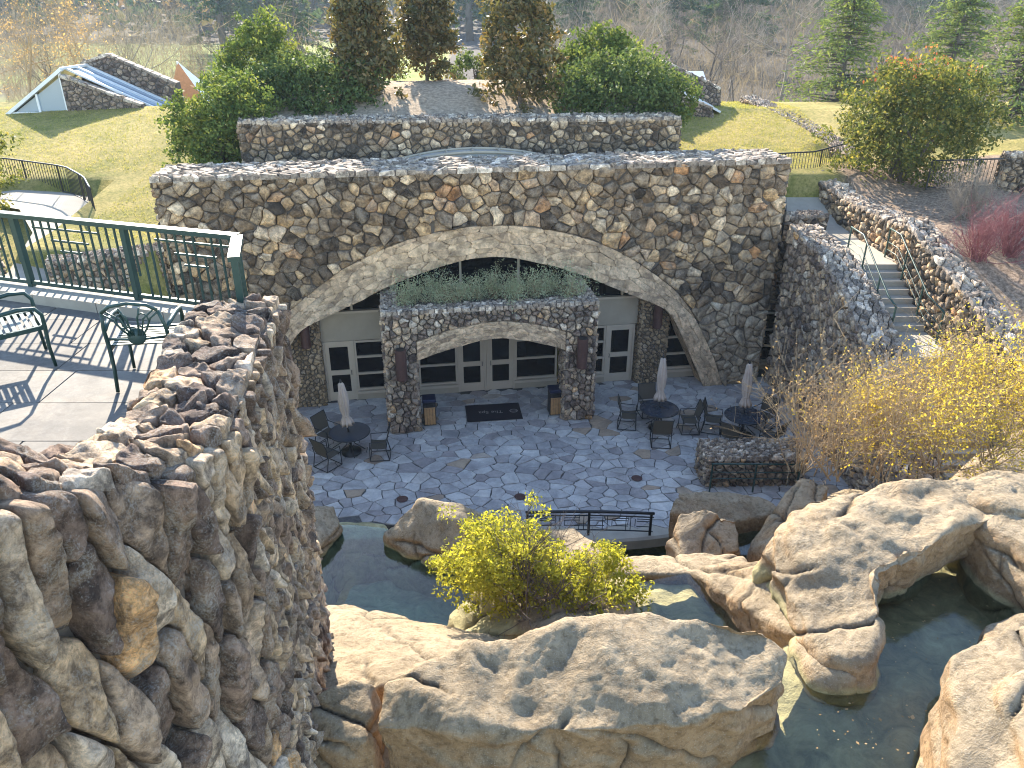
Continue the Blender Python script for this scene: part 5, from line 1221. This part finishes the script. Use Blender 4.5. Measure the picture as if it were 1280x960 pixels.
# ------------------------------------------------------------------ skylights on the lawn
def skylight(label, loc, rz, s, seed):
    t = thing('lawn_skylight', label, 'skylight', loc, rz); K = dict(world=False); r = np.random.default_rng(seed)
    def fin(y0, y1, prof):
        n = len(prof); V = [(x, y, z) for y in (y0, y1) for x, z in prof]
        F = [tuple(range(n)), tuple(range(2 * n - 1, n - 1, -1))] + [(i, i + n, (i + 1) % n + n, (i + 1) % n) for i in range(n)]
        core = mk('stone_fin', np.array(V) * s, F, M['mortar'], t, **K)
        pl = np.array(prof); x0, z0 = pl.min(0); x1, z1 = pl.max(0)
        for c in cells((x0, z0, x1, z1), .2, r, 1.2, 0):
            if not inpoly(c.mean(0), prof): continue
            fm_ = lambda u, v, h: np.stack([u, y0 - h, v], 1) * s
            V2, F2 = stone(c, fm_, r, .02, .06, .05, .12, None, .06); mk('stone', V2, F2, M['rough'], core, True, np.array([r.random() * .6, r.random(), r.random()]), False)
        top = [p for p in prof if p[1] > .3]
        for a, b2 in zip(top[:-1], top[1:]):
            L = sqrt((a[0] - b2[0]) ** 2 + (a[1] - b2[1]) ** 2); m = max(1, int(L / .4))
            for k in range(m):
                f = (k + .5) / m; x = a[0] + (b2[0] - a[0]) * f; z = a[1] + (b2[1] - a[1]) * f; an = -atan2(b2[1] - a[1], b2[0] - a[0])
                cs = MB().box((-L / m * .48, y0 - .06, -.03), (L / m * .48, y1 + .06, .07 + .05 * r.random()), Matrix.Translation((x * s, 0, z * s)) @ Matrix.Rotation(an, 4, 'Y') @ Matrix.Scale(s, 4), .02)
                cs.build('capstone', M['cap'], core, tone=np.array([r.random(), r.random(), 0]), **K)
    fin(0, .45, [(0, -.3), (3.5, -.3), (3.4, .45), (0, 1.75)])
    fin(2.8, 3.3, [(-.6, -.3), (4.3, -.3), (4.2, 1.15), (1.1, 2.5), (-.2, 2.1)])
    tri = lambda y, pr: [(x * s, y * s, z * s) for x, z in pr]
    b = MB(); b.sheet([[(.1 * s, y * s, 1.95 * s), (3.9 * s, y * s, .15 * s)] for y in (.5, 2.75)]); b.build('roof_pane', M['skyglass'], t, **K)
    b = MB(); b.sheet([[(.1 * s, y * s, 1.95 * s), (-2.7 * s, y * s, 0.02)] for y in (.1, 2.75)]); b.build('roof_pane', M['skyglass'], t, **K)
    for y in (.55, 1.6, 2.7): MB().bar((.1 * s, y * s, 1.99 * s), (3.9 * s, y * s, .19 * s), .12 * s, .1 * s).build('roof_bar', M['white'], t, **K)
    for y in (.1, 2.7): MB().bar((.1 * s, y * s, 1.99 * s), (-2.8 * s, y * s, .04 * s), .22 * s, .14 * s).build('roof_bar', M['white'], t, **K)
    MB().bar((.1 * s, .1 * s, 2.02 * s), (.1 * s, 2.75 * s, 2.02 * s), .16 * s, .1 * s).build('ridge', M['white'], t, **K)
    mk('gable_pane', tri(.16, [(-2.5, .1), (0, .1), (0, 1.7)]), [(0, 1, 2)], M['skyglass'], t, **K)
    MB().bar((-2.8 * s, .12 * s, .05 * s), (0, .12 * s, .05 * s), .14 * s, .2 * s).build('gable_sill', M['white'], t, **K)
    for x in (-1.3, -.05): MB().bar((x * s, .12 * s, .1 * s), (x * s, .12 * s, (1.85 + x * .7) * s), .1 * s, .08 * s, (0, 1, 0)).build('gable_mullion', M['white'], t, **K)
    return t
skylight('stone and glass skylight ridge rising from the left lawn', (-20.6, 37.6, 7.75), R(3), 1.0, 601)
skylight('stone and glass skylight partly hidden by the right evergreens', (6.1, 37.2, 7.75), R(-4), .9, 602)
t = thing('orange_tent_roof', 'small orange and white tent roof beyond the left lawn', 'tent', (-17.8, 46, 6.2))
mk('panel', [(-19.2, 45.5, 7.4), (-16.8, 45.2, 7.3), (-18.5, 46, 9.6)], [(0, 1, 2)], plain('orange_canvas', (.55, .25, .11), .8), t); mk('panel', [(-16.8, 45.2, 7.3), (-16.6, 47.5, 7.3), (-18.5, 46, 9.6)], [(0, 1, 2)], M['white'], t); mk('panel', [(-19.2, 45.5, 7.4), (-18.5, 46, 9.6), (-19.4, 47.5, 7.4)], [(0, 1, 2)], M['white'], t)
MB().bar((-18.5, 46, 6), (-18.5, 46, 9.6), .08).build('pole', M['white'], t)

# background buildings
def far_house(label, x, y, z, w, d, h, rh, mat, roof, nw, name='white_house', rz=0):
    t = thing(name, label, 'building', (x, y, z), rz); K = dict(world=False)
    MB().box((-w / 2, -d / 2, -1), (w / 2, d / 2, h)).build('wall', mat, t, **K)
    e = .4; V = [(-w / 2 - e, -d / 2 - e, h - .1), (w / 2 + e, -d / 2 - e, h - .1), (w / 2 + e, d / 2 + e, h - .1), (-w / 2 - e, d / 2 + e, h - .1), (-w / 2 - e, 0, h + rh), (w / 2 + e, 0, h + rh)]
    mk('roof', V, [(0, 1, 5, 4), (2, 3, 4, 5), (0, 4, 3), (1, 2, 5), (0, 3, 2, 1)], roof, t, **K)
    for k in range(nw):
        x0 = -w / 2 + w * (k + .5) / nw
        wd = MB().box((x0 - .5, -d / 2 - .06, h * .4), (x0 + .5, -d / 2 - .01, h * .8)).build('window', M['glass'], t, **K)
    return t
M['siding'] = plain('white_siding', (.72, .70, .66), .7, 0, .06, 2, .05); M['greyroof'] = plain('grey_roof', (.10, .11, .13), .8, 0, .15, 3, .2); M['whiteroof'] = plain('white_metal_roof', (.62, .60, .58), .5, 0, .08, 3, .1)
far_house('small pavilion with pale ribbed metal roof behind the right skylight', 9.5, 52, 5.2, 4.2, 4, 2.6, .9, M['siding'], M['whiteroof'], 2, 'pavilion')
far_house('white house high on the wooded hillside', 116, 225, float(ground_z(116, 225)) + 4.5, 5, 5, 3.6, 1.6, M['siding'], M['greyroof'], 4)

# fallen leaves drifting on the upper stream
r = np.random.default_rng(77); V_ = []; F_ = []; T_ = []
for k in range(170):
    q = at(r.uniform(1010, 1270), r.uniform(690, 950), z=3.926); a = r.uniform(0, 6.28); s_ = r.uniform(.008, .022) * (2.2 if r.random() < .08 else 1); u_ = np.array((cos(a), sin(a), 0)) * s_; v_ = np.array((-sin(a), cos(a), 0)) * s_ * .6
    b_ = len(V_); V_ += [q + u_, q + v_, q - u_, q - v_]; F_.append((b_, b_ + 1, b_ + 2, b_ + 3)); T_ += [(r.random(), 0, 0)] * 4
o = stuff(mk('floating_leaves', V_, F_, M['l_tan'], None, False, np.array(T_))); o['label'] = 'tiny pale leaves floating on the upper stream'; o['category'] = 'leaves'

# ------------------------------------------------------------------ patio furniture
def sling_chair():
    t = thing('sling_chair', '', 'chair', (0, 0, 0), 0, 'sling chairs round the patio tables'); K = dict(world=False); w = .29
    for s in (-1, 1):
        MB().tube([(s * w, -.30, .02), (s * w, .28, .02), (s * w, .26, .64), (s * w, -.22, .66), (s * w, -.34, 1.0)], .016, 6).build('side_frame', M['black'], t, **K)
        MB().tube([(s * w, -.30, .02), (s * w, -.21, .42), (s * w, -.26, .66)], .015, 6).build('rear_leg', M['black'], t, **K)
    for (y, z) in ((-.30, .02), (.28, .02), (.24, .43), (-.34, 1.0)): MB().tube([(-w, y, z), (w, y, z)], .013, 6).build('cross_bar', M['black'], t, **K)
    MB().sheet([[(x, y, z + .012 * abs(x)) for x in np.linspace(-w + .01, w - .01, 5)] for (y, z) in ((.26, .44), (.1, .415), (-.1, .405), (-.2, .43))]).build('seat_sling', M['sling'], t, True, **K)
    MB().sheet([[(x, y - .02 * (1 - (x / w) ** 2), z) for x in np.linspace(-w + .01, w - .01, 5)] for (y, z) in ((-.195, .47), (-.245, .66), (-.29, .84), (-.34, 1.0))]).build('back_sling', M['sling'], t, True, **K)
    return t
def patio_table():
    t = thing('patio_table', '', 'table', (0, 0, 0), 0, 'round patio tables'); K = dict(world=False)
    MB().lathe([(.02, .695), (.60, .695), (.605, .71), (.60, .722), (.02, .722)], 40).build('table_top', M['tabletop'], t, **K)
    MB().tube([(.608 * cos(a), .608 * sin(a), .708) for a in np.linspace(0, 2 * pi, 36, endpoint=False)], .018, 6, True).build('rim', M['black'], t, True, **K)
    for k in range(4):
        a = k * pi / 2 + .4; MB().tube([(.42 * cos(a), .42 * sin(a), .02), (.12 * cos(a), .12 * sin(a), .3), (.10 * cos(a), .10 * sin(a), .5), (.34 * cos(a), .34 * sin(a), .69)], .017, 6).build('leg', M['black'], t, True, **K)
    return t
def umbrella():
    t = thing('closed_umbrella', '', 'umbrella', (0, 0, 0), 0, 'furled patio umbrellas'); K = dict(world=False)
    MB().tube([(0, 0, .05), (0, 0, 2.42)], .021, 8).build('pole', M['black'], t, **K)
    MB().lathe([(.30, 0), (.30, .05), (.08, .07), (.05, .25), (.03, .25)], 24).build('base', M['black'], t, True, **K)
    fr = lambda j, z: 1 + .22 * sin(j * 2 * pi / 5) + .10 * sin(j * 1.7 + z * 6)
    MB().lathe([(.03, 1.02), (.18, 1.0), (.155, 1.12), (.085, 1.30), (.12, 1.5), (.135, 1.8), (.10, 2.1), (.075, 2.36), (.05, 2.40)], 40, (0, 0, 0), fr).build('furled_canopy', M['canvas'], t, True, **K)
    MB().lathe([(.10, 1.28), (.107, 1.31), (.10, 1.34)], 20).build('tie_strap', M['canvas'], t, True, **K)
    MB().lathe([(.03, 2.40), (.04, 2.44), (.02, 2.5), (.005, 2.52)], 12).build('finial', M['black'], t, True, **K)
    return t
T1, T2, T3 = (-4.9, 20.2, .03), (4.7, 21.7, .03), (7.3, 21.25, .03)
tb = patio_table(); tb.location = T1; tb['label'] = 'round dark patio table by the left portico pier, three chairs round it'
dup(tb, T2, .5, 'round dark patio table with four chairs in front of the right pillar'); dup(tb, T3, 1.1, 'round dark patio table with four chairs by the low stone block')
um = umbrella(); um.location = (T1[0], T1[1], .03); um.rotation_euler = (R(2), R(-2), 0); um['label'] = 'furled cream umbrella in the table by the left portico pier'
o = dup(um, T2, 1.0, 'furled cream umbrella in the table in front of the right pillar'); o.rotation_euler = (R(-2), R(4), 1.0)
o = dup(um, T3, 2.0, 'furled cream umbrella in the table by the low stone block'); o.rotation_euler = (R(2), R(5), 2.0)
sc_ = sling_chair(); first = [True]
def seat(T, ang, dist, lab, tw=0):
    a = R(ang); loc = (T[0] + dist * sin(a), T[1] + dist * cos(a), .03); rz = pi - a + R(tw)
    if first[0]: first[0] = False; sc_.location = loc; sc_.rotation_euler = (0, 0, rz); sc_['label'] = lab
    else: dup(sc_, loc, rz, lab)
seat(T1, -60, .92, 'brown sling chair on the doors side of the table by the left pier')
seat(T1, 105, .95, 'brown sling chair between that table and the left portico pier', 20)
seat(T1, 215, .95, 'brown sling chair with its back to the pools at the left table')
seat(T2, -82, .98, 'brown sling chair on the portico side of the right pillar table')
seat(T2, -10, .95, 'brown sling chair tucked behind the right pillar table')
seat(T2, 100, .98, 'brown sling chair between the two right hand tables', 10)
seat(T2, 185, 1.0, 'brown sling chair with its back to the bridge railing')
seat(T3, -70, .95, 'brown sling chair facing the stairs at the table by the stone block')
seat(T3, 55, .98, 'brown sling chair near the stair wall at the table by the stone block')
seat(T3, 215, 1.0, 'brown sling chair with its back to the table in front of the pillar')
seat(T3, 140, 1.05, 'brown sling chair behind the low stone block')
def bin_(label, x, y, first=None):
    t = thing('litter_bin', label, 'bin', (0, 0, 0), 0, 'slatted litter bins'); K = dict(world=False); w = .20
    MB().box((-w, -w, .02), (w, w, .84), None, .01).build('body', M['black'], t, **K)
    for k in range(4):
        x0 = -w + .025 + k * .0895; MB().box((x0, -w - .02, .05), (x0 + .08, -w - .001, .62), None, .005).build('wood_slat', M['wood'], t, **K)
    MB().box((-.12, -w - .012, .68), (.12, -w - .001, .80)).build('slot', plain('slot_dark', (.004, .004, .004), .9), t, **K)
    MB().box((-w + .02, -w - .02, .63), (w - .02, -w - .001, .665)).build('wood_trim', M['wood'], t, **K)
    MB().box((-w - .02, -w - .03, .845), (w + .02, w + .02, .95), None, .015).build('lid', M['navy'], t, **K)
    t.location = (x, y, .03); t.rotation_euler = (0, 0, TH); return t
bn = bin_('wood slatted litter bin with navy lid by the left portico pier', -2.68, 22.05)
dup(bn, (1.42, 22.75, .03), TH, 'wood slatted litter bin with navy lid by the right portico pier')
mt = thing('door_mat', 'dark welcome mat with pale lettering before the double doors', 'mat', (-.62, 22.78, .032), TH + R(-2))
MB().box((-.92, -.58, 0), (.92, .58, .016), None, .004).build('mat_pile', M['mat'], mt, world=False)
def text_mesh(txt, size, mat, parent, x, y, z, name='lettering'):
    cu = bpy.data.curves.new('txt', 'FONT'); cu.body = txt; cu.size = size; cu.align_x = 'CENTER'; cu.align_y = 'CENTER'; cu.extrude = .0006
    o = bpy.data.objects.new('tmp', cu); C.objects.link(o); m = bpy.data.meshes.new_from_object(o.evaluated_get(bpy.context.evaluated_depsgraph_get())); bpy.data.objects.remove(o)
    m.materials.clear(); m.materials.append(M[mat]); o = bpy.data.objects.new(name, m); C.objects.link(o); o.parent = parent; o.location = (x, y, z); o.rotation_euler = (0, 0, pi); return o
text_mesh('The Spa', .25, 'print', mt, -.1, 0, .018)
MB().tube([(.68 + .13 * cos(a), .11 * sin(a), .018) for a in np.linspace(0, 2 * pi, 28, endpoint=False)], .008, 6, True).build('emblem_ring', M['print'], mt, True, world=False)
MB().tube([(.68 + .12 * cos(a), .02 + .05 * sin(a), .018) for a in np.linspace(pi, 2 * pi, 12)], .008, 6).build('emblem_wave', M['print'], mt, True, world=False)

# ------------------------------------------------------------------ autumn haze in the valley air
HAZE = True
if HAZE:
    hz = MB().box((-1230, -40, -2.8), (1230, 1020, 60)).build('haze', M['white']); hz['kind'] = 'stuff'
    m = bpy.data.materials.new('autumn_haze'); m.use_nodes = True; t = m.node_tree; t.nodes.clear()
    ou = t.nodes.new('ShaderNodeOutputMaterial'); pv = t.nodes.new('ShaderNodeVolumePrincipled')
    pv.inputs['Color'].default_value = (.72, .86, 1.0, 1); pv.inputs['Density'].default_value = .0003; pv.inputs['Anisotropy'].default_value = .05
    t.links.new(pv.outputs[0], ou.inputs['Volume']); hz.data.materials.clear(); hz.data.materials.append(m)
